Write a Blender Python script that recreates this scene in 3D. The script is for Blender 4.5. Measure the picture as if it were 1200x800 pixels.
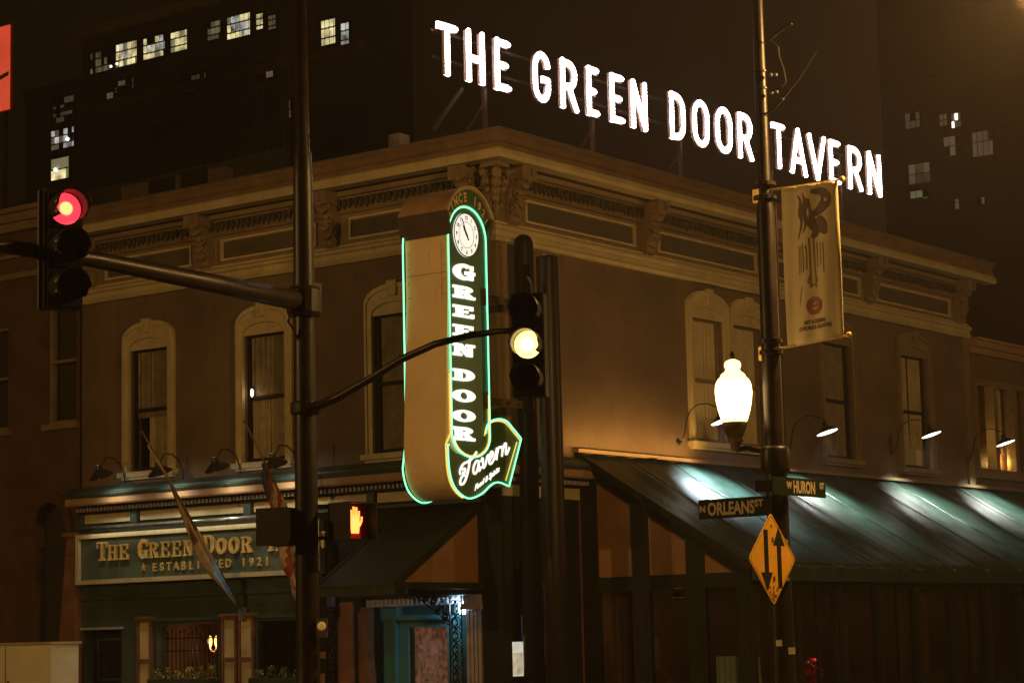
import bpy, math, random
from mathutils import Vector, Matrix
random.seed(7)
PI = math.pi
S = bpy.context.scene
for o in list(bpy.data.objects):
    bpy.data.objects.remove(o)
COL = S.collection

# ------------------------------------------------------------ camera
FPX = 2605.0
yaw, pitch, roll = math.radians(37.0), math.radians(7.58), math.radians(-1.35)
fw = Vector((math.cos(pitch)*math.cos(yaw), math.cos(pitch)*math.sin(yaw), math.sin(pitch)))
r0 = Vector((math.sin(yaw), -math.cos(yaw), 0.0))
u0 = r0.cross(fw)
RT = math.cos(roll)*r0 + math.sin(roll)*u0
UP = -math.sin(roll)*r0 + math.cos(roll)*u0
CP = Vector((-30.19, -23.077, 1.7))
cam = bpy.data.cameras.new('camera')
cam.lens = 36.0*FPX/1200.0
cam.sensor_width = 36.0
cam.sensor_fit = 'HORIZONTAL'
cam.clip_start = 0.2
cam.clip_end = 3000.0
co = bpy.data.objects.new('camera', cam)
COL.objects.link(co)
co.matrix_world = Matrix(((RT.x, UP.x, -fw.x, CP.x), (RT.y, UP.y, -fw.y, CP.y), (RT.z, UP.z, -fw.z, CP.z), (0, 0, 0, 1)))
S.camera = co

# ------------------------------------------------------------ world: city night sky, exposure
W = bpy.data.worlds.new('World')
S.world = W
W.use_nodes = True
nt = W.node_tree
nt.nodes.clear()
wo = nt.nodes.new('ShaderNodeOutputWorld')
bg = nt.nodes.new('ShaderNodeBackground')
tc = nt.nodes.new('ShaderNodeTexCoord')
dt = nt.nodes.new('ShaderNodeVectorMath'); dt.operation = 'DOT_PRODUCT'
gd = Vector((math.cos(math.radians(12))*math.cos(math.radians(14)), math.sin(math.radians(12))*math.cos(math.radians(14)), math.sin(math.radians(14)))).normalized()
dt.inputs[1].default_value = gd
nz = nt.nodes.new('ShaderNodeTexNoise'); nz.inputs['Scale'].default_value = 2.5; nz.inputs['Detail'].default_value = 3
ma = nt.nodes.new('ShaderNodeMath'); ma.operation = 'MULTIPLY_ADD'; ma.inputs[1].default_value = 0.02
rp = nt.nodes.new('ShaderNodeValToRGB')
rp.color_ramp.interpolation = 'EASE'
e = rp.color_ramp.elements
e[0].position = 0.0; e[0].color = (0.0045, 0.0020, 0.0009, 1)
e[1].position = 1.0; e[1].color = (0.030, 0.014, 0.004, 1)
for p_, c_ in ((0.80, (0.0045, 0.0020, 0.0009, 1)), (0.905, (0.0065, 0.0032, 0.0014, 1)), (0.965, (0.0095, 0.0047, 0.0018, 1)), (0.985, (0.014, 0.0065, 0.0020, 1))):
    q = e.new(p_); q.color = c_
nt.links.new(tc.outputs['Generated'], dt.inputs[0])
nt.links.new(tc.outputs['Generated'], nz.inputs['Vector'])
nt.links.new(nz.outputs['Fac'], ma.inputs[0])
nt.links.new(dt.outputs['Value'], ma.inputs[2])
nt.links.new(ma.outputs[0], rp.inputs['Fac'])
nt.links.new(rp.outputs['Color'], bg.inputs['Color'])
bg.inputs['Strength'].default_value = 1.0
nt.links.new(bg.outputs[0], wo.inputs['Surface'])

S.view_settings.view_transform = 'Standard'
S.view_settings.look = 'None'
S.view_settings.exposure = 0.0
S.view_settings.gamma = 1.0
S.render.engine = 'CYCLES'
S.cycles.use_denoising = True
S.cycles.sample_clamp_indirect = 3.0
S.cycles.max_bounces = 5
S.cycles.volume_bounces = 0
S.cycles.caustics_reflective = False
S.cycles.caustics_refractive = False
SODIUM = (1.0, 0.56, 0.17)

# ------------------------------------------------------------ rays onto real planes (measuring helpers)
def ray(px, py):
    return fw + RT*((px-600)/FPX) + UP*((400-py)/FPX)
def PX(px, py, x=0.0):
    d = ray(px, py); return CP + d*((x-CP.x)/d.x)
def PY(px, py, y=0.0):
    d = ray(px, py); return CP + d*((y-CP.y)/d.y)
def PD(px, py, dist):
    d = ray(px, py); return CP + d*(dist/math.hypot(d.x, d.y))

# ------------------------------------------------------------ materials
def pm(name, col, rough=0.6, metal=0.0, var=0.25, scale=2.0, bump=0.0, bscale=30.0, wear=None, spec=0.5, kind='noise'):
    m = bpy.data.materials.new(name); m.use_nodes = True
    t = m.node_tree; b = t.nodes['Principled BSDF']
    c = t.nodes.new('ShaderNodeTexCoord')
    n = t.nodes.new('ShaderNodeTexNoise'); n.inputs['Scale'].default_value = scale; n.inputs['Detail'].default_value = 6
    t.links.new(c.outputs['Object'], n.inputs['Vector'])
    r = t.nodes.new('ShaderNodeValToRGB')
    lo = [max(0, x*(1-var)) for x in col]; hi = [min(1, x*(1+var)) for x in col]
    r.color_ramp.elements[0].position = 0.3; r.color_ramp.elements[1].position = 0.72
    r.color_ramp.elements[0].color = (*lo, 1); r.color_ramp.elements[1].color = (*hi, 1)
    t.links.new(n.outputs['Fac'], r.inputs['Fac'])
    out = r.outputs['Color']
    if wear:
        n2 = t.nodes.new('ShaderNodeTexNoise'); n2.inputs['Scale'].default_value = scale*6; n2.inputs['Detail'].default_value = 8
        n2.inputs['Roughness'].default_value = 0.7
        mp = t.nodes.new('ShaderNodeMapping'); mp.inputs['Scale'].default_value = (1, 1, 0.35)
        t.links.new(c.outputs['Object'], mp.inputs['Vector']); t.links.new(mp.outputs[0], n2.inputs['Vector'])
        r2 = t.nodes.new('ShaderNodeValToRGB'); r2.color_ramp.elements[0].position = 0.56; r2.color_ramp.elements[1].position = 0.70
        t.links.new(n2.outputs['Fac'], r2.inputs['Fac'])
        mx = t.nodes.new('ShaderNodeMix'); mx.data_type = 'RGBA'
        t.links.new(r2.outputs['Color'], mx.inputs['Factor']); t.links.new(out, mx.inputs[6]); mx.inputs[7].default_value = (*wear, 1)
        out = mx.outputs[2]
    t.links.new(out, b.inputs['Base Color'])
    rr = t.nodes.new('ShaderNodeMapRange'); rr.inputs['To Min'].default_value = max(0.03, rough-0.1); rr.inputs['To Max'].default_value = min(1, rough+0.12)
    t.links.new(n.outputs['Fac'], rr.inputs['Value']); t.links.new(rr.outputs[0], b.inputs['Roughness'])
    b.inputs['Metallic'].default_value = metal
    b.inputs['Specular IOR Level'].default_value = spec
    if bump:
        if kind == 'ribs':
            n3 = t.nodes.new('ShaderNodeTexWave'); n3.inputs['Scale'].default_value = bscale; n3.inputs['Distortion'].default_value = 0.4
            n3.bands_direction = 'X'
            mp = t.nodes.new('ShaderNodeMapping'); mp.inputs['Rotation'].default_value = (0, 0, PI/2)
            t.links.new(c.outputs['Object'], mp.inputs['Vector']); t.links.new(mp.outputs[0], n3.inputs['Vector'])
        elif kind == 'brick':
            n3 = t.nodes.new('ShaderNodeTexBrick'); n3.inputs['Scale'].default_value = 1.0
            n3.inputs['Brick Width'].default_value = 0.21; n3.inputs['Row Height'].default_value = 0.075; n3.inputs['Mortar Size'].default_value = 0.008
            n3.inputs['Color1'].default_value = (1, 1, 1, 1); n3.inputs['Color2'].default_value = (.8, .8, .8, 1); n3.inputs['Mortar'].default_value = (0, 0, 0, 1)
            mp = t.nodes.new('ShaderNodeMapping'); mp.inputs['Rotation'].default_value = (PI/2, 0, PI/2)
            sx = t.nodes.new('ShaderNodeSeparateXYZ'); cx = t.nodes.new('ShaderNodeCombineXYZ'); ad = t.nodes.new('ShaderNodeMath'); ad.operation = 'ADD'
            t.links.new(c.outputs['Object'], sx.inputs[0]); t.links.new(sx.outputs[0], ad.inputs[0]); t.links.new(sx.outputs[1], ad.inputs[1])
            t.links.new(ad.outputs[0], cx.inputs[0]); t.links.new(sx.outputs[2], cx.inputs[1]); t.links.new(cx.outputs[0], n3.inputs['Vector'])
        else:
            n3 = t.nodes.new('ShaderNodeTexNoise'); n3.inputs['Scale'].default_value = bscale; n3.inputs['Detail'].default_value = 5
            t.links.new(c.outputs['Object'], n3.inputs['Vector'])
        bp = t.nodes.new('ShaderNodeBump'); bp.inputs['Strength'].default_value = bump; bp.inputs['Distance'].default_value = 0.02
        t.links.new(n3.outputs[0], bp.inputs['Height']); t.links.new(bp.outputs[0], b.inputs['Normal'])
    return m

def em(name, col, strength, var=0.0, scale=4.0, base=(0.5, 0.5, 0.5)):
    m = bpy.data.materials.new(name); m.use_nodes = True
    t = m.node_tree; b = t.nodes['Principled BSDF']
    b.inputs['Base Color'].default_value = (*base, 1)
    b.inputs['Roughness'].default_value = 0.4
    b.inputs['Emission Color'].default_value = (*col, 1)
    b.inputs['Emission Strength'].default_value = strength
    if var:
        c = t.nodes.new('ShaderNodeTexCoord')
        n = t.nodes.new('ShaderNodeTexNoise'); n.inputs['Scale'].default_value = scale; n.inputs['Detail'].default_value = 5
        t.links.new(c.outputs['Object'], n.inputs['Vector'])
        r = t.nodes.new('ShaderNodeMapRange'); r.inputs['From Min'].default_value = 0.3; r.inputs['From Max'].default_value = 0.7
        r.inputs['To Min'].default_value = strength*(1-var); r.inputs['To Max'].default_value = strength*(1+var)
        t.links.new(n.outputs['Fac'], r.inputs['Value']); t.links.new(r.outputs[0], b.inputs['Emission Strength'])
    return m

def glass(name, tint=(0.6, 0.6, 0.6), refl=0.12):
    m = bpy.data.materials.new(name); m.use_nodes = True
    t = m.node_tree; t.nodes.clear()
    o = t.nodes.new('ShaderNodeOutputMaterial'); mx = t.nodes.new('ShaderNodeMixShader')
    tr = t.nodes.new('ShaderNodeBsdfTransparent'); tr.inputs[0].default_value = (*tint, 1)
    gl = t.nodes.new('ShaderNodeBsdfGlossy'); gl.inputs['Roughness'].default_value = 0.03
    lw = t.nodes.new('ShaderNodeLayerWeight'); lw.inputs['Blend'].default_value = refl
    c = t.nodes.new('ShaderNodeTexCoord'); n = t.nodes.new('ShaderNodeTexNoise'); n.inputs['Scale'].default_value = 1.2
    bp = t.nodes.new('ShaderNodeBump'); bp.inputs['Strength'].default_value = 0.15; bp.inputs['Distance'].default_value = 0.02
    t.links.new(c.outputs['Object'], n.inputs['Vector']); t.links.new(n.outputs['Fac'], bp.inputs['Height']); t.links.new(bp.outputs[0], gl.inputs['Normal'])
    ge = t.nodes.new('ShaderNodeNewGeometry'); ml = t.nodes.new('ShaderNodeMath'); ml.operation = 'MULTIPLY'
    iv = t.nodes.new('ShaderNodeMath'); iv.operation = 'SUBTRACT'; iv.inputs[0].default_value = 1.0; t.links.new(ge.outputs['Backfacing'], iv.inputs[1])
    t.links.new(lw.outputs['Fresnel'], ml.inputs[0]); t.links.new(iv.outputs[0], ml.inputs[1])
    t.links.new(ml.outputs[0], mx.inputs[0]); t.links.new(tr.outputs[0], mx.inputs[1]); t.links.new(gl.outputs[0], mx.inputs[2])
    t.links.new(mx.outputs[0], o.inputs['Surface'])
    return m

M = {
 'wall': pm('brown_wall_paint', (0.125, 0.080, 0.047), 0.7, var=0.32, scale=0.7, bump=0.3, bscale=14, wear=(0.088, 0.056, 0.033)),
 'cream': pm('cream_trim_paint', (0.47, 0.38, 0.21), 0.55, var=0.16, scale=2.5, bump=0.2, bscale=25, wear=(0.28, 0.21, 0.11)),
 'khaki': pm('khaki_trim_paint', (0.20, 0.135, 0.070), 0.6, var=0.2, scale=2, bump=0.2, bscale=25, wear=(0.13, 0.085, 0.045)),
 'orange': pm('burnt_orange_paint', (0.32, 0.19, 0.095), 0.6, var=0.2, scale=3, bump=0.2, bscale=25, wear=(0.22, 0.12, 0.06)),
 'dent': pm('dark_leaf_ornament', (0.040, 0.034, 0.020), 0.75, var=0.5, scale=9),  # leaf row coloured dark, mottled in tone
 'fascia': pm('red_brown_fascia_paint', (0.155, 0.088, 0.042), 0.65, var=0.25, scale=2.5, bump=0.2, wear=(0.10, 0.06, 0.03)),
 'gpanel': pm('dark_olive_panel_paint', (0.072, 0.058, 0.034), 0.65, var=0.25, scale=3, bump=0.2, bscale=20),
 'green': pm('bottle_green_paint', (0.034, 0.056, 0.044), 0.42, var=0.25, scale=2, bump=0.15, bscale=25, wear=(0.03, 0.05, 0.04)),
 'dgreen': pm('black_green_paint', (0.011, 0.012, 0.009), 0.6, var=0.35, scale=2, bump=0.15, bscale=25, spec=0.15),
 'teal': pm('teal_door_paint', (0.032, 0.14, 0.165), 0.4, var=0.15, scale=3, bump=0.1, bscale=20),
 'brownw': pm('red_brown_woodwork', (0.16, 0.065, 0.035), 0.5, var=0.3, scale=3, bump=0.3, bscale=30),
 'oxide': pm('orange_brown_board', (0.22, 0.10, 0.035), 0.6, var=0.2, scale=1.5, bump=0.2, bscale=18),
 'dbrown': pm('dark_brown_sheet_metal', (0.055, 0.030, 0.014), 0.55, var=0.3, scale=4, bump=0.1),
 'streak': pm('rust_streak_stain', (0.50, 0.33, 0.13), 0.6, var=0.2, scale=6),
 'black': pm('black_paint', (0.012, 0.010, 0.009), 0.5, var=0.35, scale=5, bump=0.1, bscale=40, spec=0.12),
 'pole': pm('dark_brown_pole_paint', (0.016, 0.010, 0.007), 0.40, var=0.35, scale=4, bump=0.12, bscale=30, wear=(0.03, 0.02, 0.014), spec=0.22),
 'steel': pm('galvanised_steel', (0.30, 0.29, 0.27), 0.4, metal=0.8, var=0.25, scale=6, bump=0.1),
 'tan': pm('tan_sign_metal', (0.72, 0.53, 0.28), 0.5, var=0.08, scale=1.5, bump=0.1, bscale=12, wear=(0.62, 0.44, 0.18)),
 'hood': pm('copper_brown_metal', (0.40, 0.24, 0.12), 0.4, metal=0.2, var=0.2, scale=3, bump=0.15),
 'sface': pm('dark_green_sign_face', (0.014, 0.10, 0.035), 0.35, var=0.2, scale=3),
 'oface': pm('olive_sign_face', (0.035, 0.085, 0.02), 0.35, var=0.2, scale=3),
 'glass': glass('window_glass', (0.95, 0.95, 0.95), .10),
 'dglass': glass('dark_storefront_glass', (0.70, 0.70, 0.70), 0.16),
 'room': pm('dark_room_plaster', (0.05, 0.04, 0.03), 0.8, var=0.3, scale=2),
 'curtain': pm('ivory_curtain_cloth', (0.42, 0.33, 0.19), 0.85, var=0.25, scale=4, bump=0.2, bscale=40),
 'pblind': pm('pale_beige_blind', (0.58, 0.47, 0.28), 0.85, var=0.10, scale=4, bump=0.2, bscale=40),
 'dcurtain': pm('grey_brown_blind', (0.22, 0.175, 0.11), 0.85, var=0.3, scale=4, bump=0.2, bscale=40),
 'awn': pm('green_vinyl_awning', (0.013, 0.033, 0.024), 0.42, var=0.45, scale=1.6, bump=0.5, bscale=9, spec=0.6, wear=(0.010, 0.024, 0.018)),
 'awn2': pm('olive_ribbed_awning', (0.011, 0.012, 0.007), 0.5, var=0.25, scale=2, bump=0.9, bscale=9, kind='ribs'),
 'gold': pm('gilded_letter_paint', (0.75, 0.50, 0.17), 0.35, metal=0.35, var=0.2, scale=12),
 'board': pm('sea_green_board_paint', (0.062, 0.082, 0.058), 0.5, var=0.25, scale=3, bump=0.1, wear=(0.05, 0.08, 0.055)),
 'brick': pm('dark_red_brick', (0.075, 0.036, 0.020), 0.8, var=0.3, scale=1.5, bump=0.8, kind='brick'),
 'loft': pm('dark_brown_brick', (0.035, 0.024, 0.018), 0.85, var=0.3, scale=0.4, bump=0.5, kind='brick'),  # one dark brick tone, slightly mottled
 'tower': pm('brown_concrete', (0.10, 0.07, 0.05), 0.85, var=0.2, scale=0.2, bump=0.3, bscale=3),
 'roof': pm('tar_roof', (0.035, 0.028, 0.022), 0.9, var=0.3, scale=1, bump=0.3),
 'asphalt': pm('wet_asphalt', (0.045, 0.043, 0.042), 0.5, var=0.3, scale=1.2, bump=0.5, bscale=60),
 'walk': pm('concrete_pavement', (0.28, 0.26, 0.23), 0.8, var=0.15, scale=1, bump=0.3, bscale=30),
 'paint': pm('white_road_paint', (0.75, 0.74, 0.70), 0.7, var=0.15, scale=3),
 'banner': pm('cream_vinyl_banner', (0.78, 0.63, 0.36), 0.55, var=0.08, scale=3, bump=0.25, bscale=5),
 'bprint': pm('brown_banner_print', (0.15, 0.10, 0.075), 0.6, var=0.2, scale=8),
 'bprint2': pm('tan_banner_print', (0.30, 0.20, 0.10), 0.6, var=0.15, scale=8),
 'bred': pm('red_banner_print', (0.42, 0.12, 0.06), 0.6, var=0.2, scale=20),
 'ssign': pm('green_street_sign', (0.006, 0.014, 0.009), 0.6, var=0.2, scale=6, spec=0.08),
 'sletter': pm('reflective_letter', (0.42, 0.34, 0.20), 0.5, var=0.1, scale=9),
 'yellow': pm('amber_yellow_sheeting', (0.72, 0.36, 0.020), 0.45, var=0.12, scale=5, wear=(0.5, 0.27, 0.03)),
 'shade': pm('dark_enamel_shade', (0.02, 0.02, 0.016), 0.3, var=0.2, scale=8),
 'leaf': pm('geranium_leaf', (0.30, 0.33, 0.10), 0.6, var=0.5, scale=12),
 'petal': pm('pale_flower_petal', (0.60, 0.50, 0.25), 0.6, var=0.3, scale=20),
 'pale': pm('pale_cream_metal', (0.82, 0.74, 0.52), 0.5, var=0.08, scale=2, bump=0.1),
 'flagw': pm('tan_white_flag_cloth', (0.45, 0.34, 0.22), 0.8, var=0.25, scale=6, bump=0.3),  # off-white cloth with a brownish tint
 'flagb': pm('sky_blue_flag_cloth', (0.30, 0.55, 0.85), 0.8, var=0.2, scale=6, bump=0.3),
 'flagn': pm('navy_flag_cloth', (0.03, 0.035, 0.07), 0.8, var=0.3, scale=6, bump=0.3),
 'flagr': pm('red_flag_cloth', (0.26, 0.045, 0.03), 0.8, var=0.25, scale=6, bump=0.3),
 'lilac': pm('grey_lilac_paint', (0.30, 0.27, 0.32), 0.5, var=0.2, scale=5, bump=0.4, bscale=50),
 'pcurt': pm('pale_green_curtain', (0.42, 0.52, 0.40), 0.8, var=0.2, scale=3, bump=0.3),
 'red': pm('shiny_red_plastic', (0.40, 0.015, 0.012), 0.18, var=0.3, scale=12),
 'drape': pm('brown_velvet_drape', (0.16, 0.09, 0.04), 0.9, var=0.3, scale=3, bump=0.3, bscale=30),
 'wood': pm('brown_interior_wood', (0.20, 0.095, 0.04), 0.5, var=0.3, scale=2, bump=0.2),
 'chan': pm('pinkish_halo_channel_paint', (0.62, 0.50, 0.47), 0.5, var=0.15, scale=4),
 'e_letter': em('white_hot_bulbs', (1.0, 0.80, 0.76), 20.0),
 'e_neon': em('green_neon_tube', (0.17, 1.0, 0.50), 1.9),
 'e_neony': em('yellow_neon_tube', (1.0, 0.72, 0.10), 1.0),
 'e_white': em('backlit_white_letter', (1.0, 0.93, 0.80), 1.25),
 'e_dial': em('lit_clock_dial', (1.0, 0.97, 0.86), 0.85, base=(.8, .8, .8)),
 'e_globe': em('sodium_lamp_globe', (1.0, 0.66, 0.22), 9.0, base=(.8, .7, .5)),
 'e_globe2': em('dim_lamp_glass', (1.0, 0.70, 0.26), 3.2, base=(.8, .7, .5)),
 'e_red': em('red_signal_lens', (1.0, 0.03, 0.05), 2.2),
 'e_redhot': em('red_signal_bulb_glow', (1.0, 0.36, 0.12), 2.6),
 'e_amber': em('amber_signal_lens', (1.0, 0.62, 0.13), 4.5),
 'e_amberhot': em('amber_signal_bulb', (1.0, 0.85, 0.5), 8.0),
 'e_hand': em('orange_hand_symbol', (1.0, 0.22, 0.04), 3.2),
 'e_shade': em('lamp_shade_bulb_glow', (1.0, 0.95, 0.80), 5.0),
 'e_bluew': em('cool_white_porch_lamp', (0.75, 0.88, 1.0), 5.0),
 'e_win': em('office_window_light', (1.0, 0.85, 0.42), 0.6, var=0.9, scale=2.2),
 'e_win2': em('pale_office_window_light', (0.9, 0.9, 0.85), 0.35, var=1.0, scale=2.4),
 'e_dim': em('dim_far_window_light', (1.0, 0.72, 0.45), 0.05, var=0.9, scale=0.25),
 'e_dim2': em('faint_far_window_light', (0.85, 0.85, 0.42), 0.11, var=0.9, scale=0.25),
 'e_spark': em('bright_far_bulb', (1.0, 0.95, 0.85), 2.0),
 'e_redsign': em('red_backlit_sign_face', (1.0, 0.07, 0.035), 0.55, var=0.25, scale=0.8),
 'e_candle': em('candle_bulb', (1.0, 0.42, 0.08), 3.5),
 'e_menu': em('lit_menu_case', (1.0, 0.95, 0.78), 0.55, var=0.3, scale=5),
 'e_menu2': em('backlit_menu_paper', (1.0, 0.85, 0.55), 0.42, var=0.35, scale=9),
 'e_bar': em('mottled_interior_glow', (0.9, 0.30, 0.14), 0.16, var=1.0, scale=14),
 'e_yell': em('amber_button', (1.0, 0.45, 0.08), 0.22),
}

# ------------------------------------------------------------ mesh builder
class MB:
    def __init__(s):
        s.v = []; s.f = []; s.m = []; s.mi = 0
    def add(s, vs, fs):
        b = len(s.v); s.v += [tuple(p) for p in vs]
        for f in fs:
            s.f.append([b+i for i in f]); s.m.append(s.mi)
        return s
    def box(s, x0, x1, y0, y1, z0, z1):
        x0, x1 = min(x0, x1), max(x0, x1); y0, y1 = min(y0, y1), max(y0, y1); z0, z1 = min(z0, z1), max(z0, z1)
        return s.add([(x0, y0, z0), (x1, y0, z0), (x1, y1, z0), (x0, y1, z0), (x0, y0, z1), (x1, y0, z1), (x1, y1, z1), (x0, y1, z1)],
                     [(0, 3, 2, 1), (4, 5, 6, 7), (0, 1, 5, 4), (1, 2, 6, 5), (2, 3, 7, 6), (3, 0, 4, 7)])
    def fb(s, u0_, u1_, v0, v1, w0, w1):            # facade box: u along, v up, w outwards (-Y)
        return s.box(u0_, u1_, -w1, -w0, v0, v1)
    def bar(s, a, b, wd, ht=None, up=(0, 0, 1)):     # rectangular bar from a to b
        a = Vector(a); b = Vector(b); ht = ht or wd
        d = (b-a).normalized(); r = d.cross(Vector(up))
        if r.length < 1e-4: r = d.cross(Vector((1, 0, 0)))
        r.normalize(); n = r.cross(d)
        vs = []
        for p in (a, b):
            for i, j in ((-1, -1), (1, -1), (1, 1), (-1, 1)):
                vs.append(p + r*(i*wd/2) + n*(j*ht/2))
        return s.add(vs, [(3, 2, 1, 0), (4, 5, 6, 7), (0, 1, 5, 4), (1, 2, 6, 5), (2, 3, 7, 6), (3, 0, 4, 7)])
    def tube(s, pts, r, n=8, closed=False, caps=True):
        pts = [Vector(p) for p in pts]; k = len(pts)
        rs = r if isinstance(r, (list, tuple)) else [r]*k
        base = len(s.v); prev = None
        for i, p in enumerate(pts):
            if closed: t = pts[(i+1) % k] - pts[i-1]
            else: t = pts[min(i+1, k-1)] - pts[max(i-1, 0)]
            t.normalize()
            if prev is None:
                a = t.cross(Vector((0, 0, 1)))
                if a.length < 1e-3: a = t.cross(Vector((1, 0, 0)))
            else:
                a = prev - t*prev.dot(t)
            a.normalize(); prev = a; b = t.cross(a)
            for j in range(n):
                q = 2*PI*j/n
                s.v.append(tuple(p + (a*math.cos(q) + b*math.sin(q))*rs[i]))
        for i in range(k if closed else k-1):
            i2 = (i+1) % k
            for j in range(n):
                s.f.append([base+i*n+j, base+i2*n+j, base+i2*n+(j+1) % n, base+i*n+(j+1) % n]); s.m.append(s.mi)
        if caps and not closed:
            s.f.append([base+j for j in range(n)]); s.m.append(s.mi)
            s.f.append([base+(k-1)*n+j for j in range(n)][::-1]); s.m.append(s.mi)
        return s
    def cyl(s, a, b, r, r2=None, n=16):
        return s.tube([a, b], [r, r if r2 is None else r2], n)
    def lathe(s, prof, c=(0, 0, 0), n=20, axis='z', close=True):
        base = len(s.v)
        for r, h in prof:
            for j in range(n):
                q = 2*PI*j/n; x, y = r*math.cos(q), r*math.sin(q)
                p = (x, y, h) if axis == 'z' else ((h, x, y) if axis == 'x' else (x, h, y))
                s.v.append((c[0]+p[0], c[1]+p[1], c[2]+p[2]))
        for i in range(len(prof)-1):
            for j in range(n):
                s.f.append([base+i*n+j, base+i*n+(j+1) % n, base+(i+1)*n+(j+1) % n, base+(i+1)*n+j]); s.m.append(s.mi)
        if close:
            s.f.append([base+j for j in range(n)][::-1]); s.m.append(s.mi)
            e_ = base+(len(prof)-1)*n
            s.f.append([e_+j for j in range(n)]); s.m.append(s.mi)
        return s
    def ball(s, c, r, n=10, k=6, sc=(1, 1, 1)):
        pr = [(math.sin(PI*i/k), -math.cos(PI*i/k)) for i in range(k+1)]
        base = len(s.v)
        for a, h in pr:
            for j in range(n):
                q = 2*PI*j/n
                s.v.append((c[0]+r*sc[0]*a*math.cos(q), c[1]+r*sc[1]*a*math.sin(q), c[2]+r*sc[2]*h))
        for i in range(k):
            for j in range(n):
                s.f.append([base+i*n+j, base+i*n+(j+1) % n, base+(i+1)*n+(j+1) % n, base+(i+1)*n+j]); s.m.append(s.mi)
        return s
    def prism(s, pts, d0, d1, fn):                    # pts 2D; fn(a,b,d) -> 3D
        k = len(pts)
        vs = [fn(a, b, d0) for a, b in pts] + [fn(a, b, d1) for a, b in pts]
        fs = [list(range(k)), list(range(2*k-1, k-1, -1))]
        for i in range(k):
            j = (i+1) % k
            fs.append([i, i+k, j+k, j])
        return s.add(vs, fs)
    def strip(s, A, B, d0, d1, fn, closed=False):     # band between two 2D polylines, extruded
        k = len(A)
        vs = [fn(a, b, d0) for a, b in A] + [fn(a, b, d0) for a, b in B] + [fn(a, b, d1) for a, b in A] + [fn(a, b, d1) for a, b in B]
        fs = []
        for i in range(k if closed else k-1):
            j = (i+1) % k
            fs += [[i, j, k+j, k+i], [2*k+i, 3*k+i, 3*k+j, 2*k+j], [i, 2*k+i, 2*k+j, j], [k+i, k+j, 3*k+j, 3*k+i]]
        if not closed:
            fs += [[0, k, 3*k, 2*k], [k-1, 3*k-1, 4*k-1, 2*k-1]]
        return s.add(vs, fs)
    def stroke(s, P, w, d0, d1, fn, closed=False, ws=None):      # thick polyline as an extruded band
        k = len(P); A = []; B = []
        for i in range(k):
            if closed: a, b = P[i-1], P[(i+1) % k]
            else: a, b = P[max(i-1, 0)], P[min(i+1, k-1)]
            dx, dy = b[0]-a[0], b[1]-a[1]; L_ = math.hypot(dx, dy) or 1
            nx, ny = -dy/L_, dx/L_
            hw = (ws[i] if ws else w)/2
            A.append((P[i][0]+nx*hw, P[i][1]+ny*hw)); B.append((P[i][0]-nx*hw, P[i][1]-ny*hw))
        return s.strip(A, B, d0, d1, fn, closed)
    def wall(s, a0, a1, v0, v1, holes, w0=-0.35, w1=0.0):
        us = sorted({a0, a1, *[h[0] for h in holes], *[h[1] for h in holes]}); vs = sorted({v0, v1, *[h[2] for h in holes], *[h[3] for h in holes]})
        for i in range(len(us)-1):
            for j in range(len(vs)-1):
                cu, cv = (us[i]+us[i+1])/2, (vs[j]+vs[j+1])/2
                if cu < a0 or cu > a1 or cv < v0 or cv > v1: continue
                if any(h[0] < cu < h[1] and h[2] < cv < h[3] for h in holes): continue
                s.fb(us[i], us[i+1], vs[j], vs[j+1], w0, w1)
        return s
    def build(s, name, mat, parent=None, loc=None, rz=0.0, smooth=False, kind=None, label=None, T=None, world=False, fixn=True):
        vs = s.v
        if T is not None:
            vs = [tuple(T @ Vector(p)) for p in vs]
        if world and parent is not None:
            q = parent
            off = Vector((0, 0, 0))
            while q is not None:
                off += Vector(q.location); q = q.parent
            vs = [(p[0]-off.x, p[1]-off.y, p[2]-off.z) for p in vs]
        me = bpy.data.meshes.new(name)
        me.from_pydata(vs, [], s.f)
        ms = mat if isinstance(mat, (list, tuple)) else [mat]
        for m_ in ms: me.materials.append(m_)
        if len(ms) > 1: me.polygons.foreach_set('material_index', s.m)
        if smooth: me.polygons.foreach_set('use_smooth', [True]*len(me.polygons))
        me.validate()
        if fixn:
            import bmesh
            bm = bmesh.new(); bm.from_mesh(me); bmesh.ops.recalc_face_normals(bm, faces=bm.faces); bm.to_mesh(me); bm.free()
        me.update()
        o = bpy.data.objects.new(name, me); COL.objects.link(o)
        if parent is not None: o.parent = parent
        if loc is not None: o.location = loc
        if rz: o.rotation_euler = (0, 0, rz)
        if kind: o['kind'] = kind
        if label: o['label'] = label
        return o

def thing(name, label, cat, loc=(0, 0, 0), rz=0.0, group=None):
    o = bpy.data.objects.new(name, None); COL.objects.link(o)
    o.empty_display_size = 0.2
    o.location = loc; o.rotation_euler = (0, 0, rz); o['label'] = label; o['category'] = cat
    if group: o['group'] = group
    return o
def tag(o, label, cat, group=None):
    o['label'] = label; o['category'] = cat
    if group: o['group'] = group
    return o
def copy_tree(o, parent=None):
    c = o.copy(); COL.objects.link(c)
    if parent is not None: c.parent = parent
    for ch in [x for x in o.children]: copy_tree(ch, c)
    return c
RL = Matrix.Rotation(-PI/2, 4, 'Z')     # right-facade frame -> left-facade frame
LZ = -PI/2
FW = lambda a, b, d: (a, -d, b)          # facade plane (u,v) pushed out by d
def lamp(name, kind, loc, parent, energy, col, **k):
    l = bpy.data.lights.new(name, kind); l.energy = energy; l.color = col
    for a, b in k.items(): setattr(l, a, b)
    o = bpy.data.objects.new(name, l); COL.objects.link(o)
    o.parent = parent; o.location = loc
    return o
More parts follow.
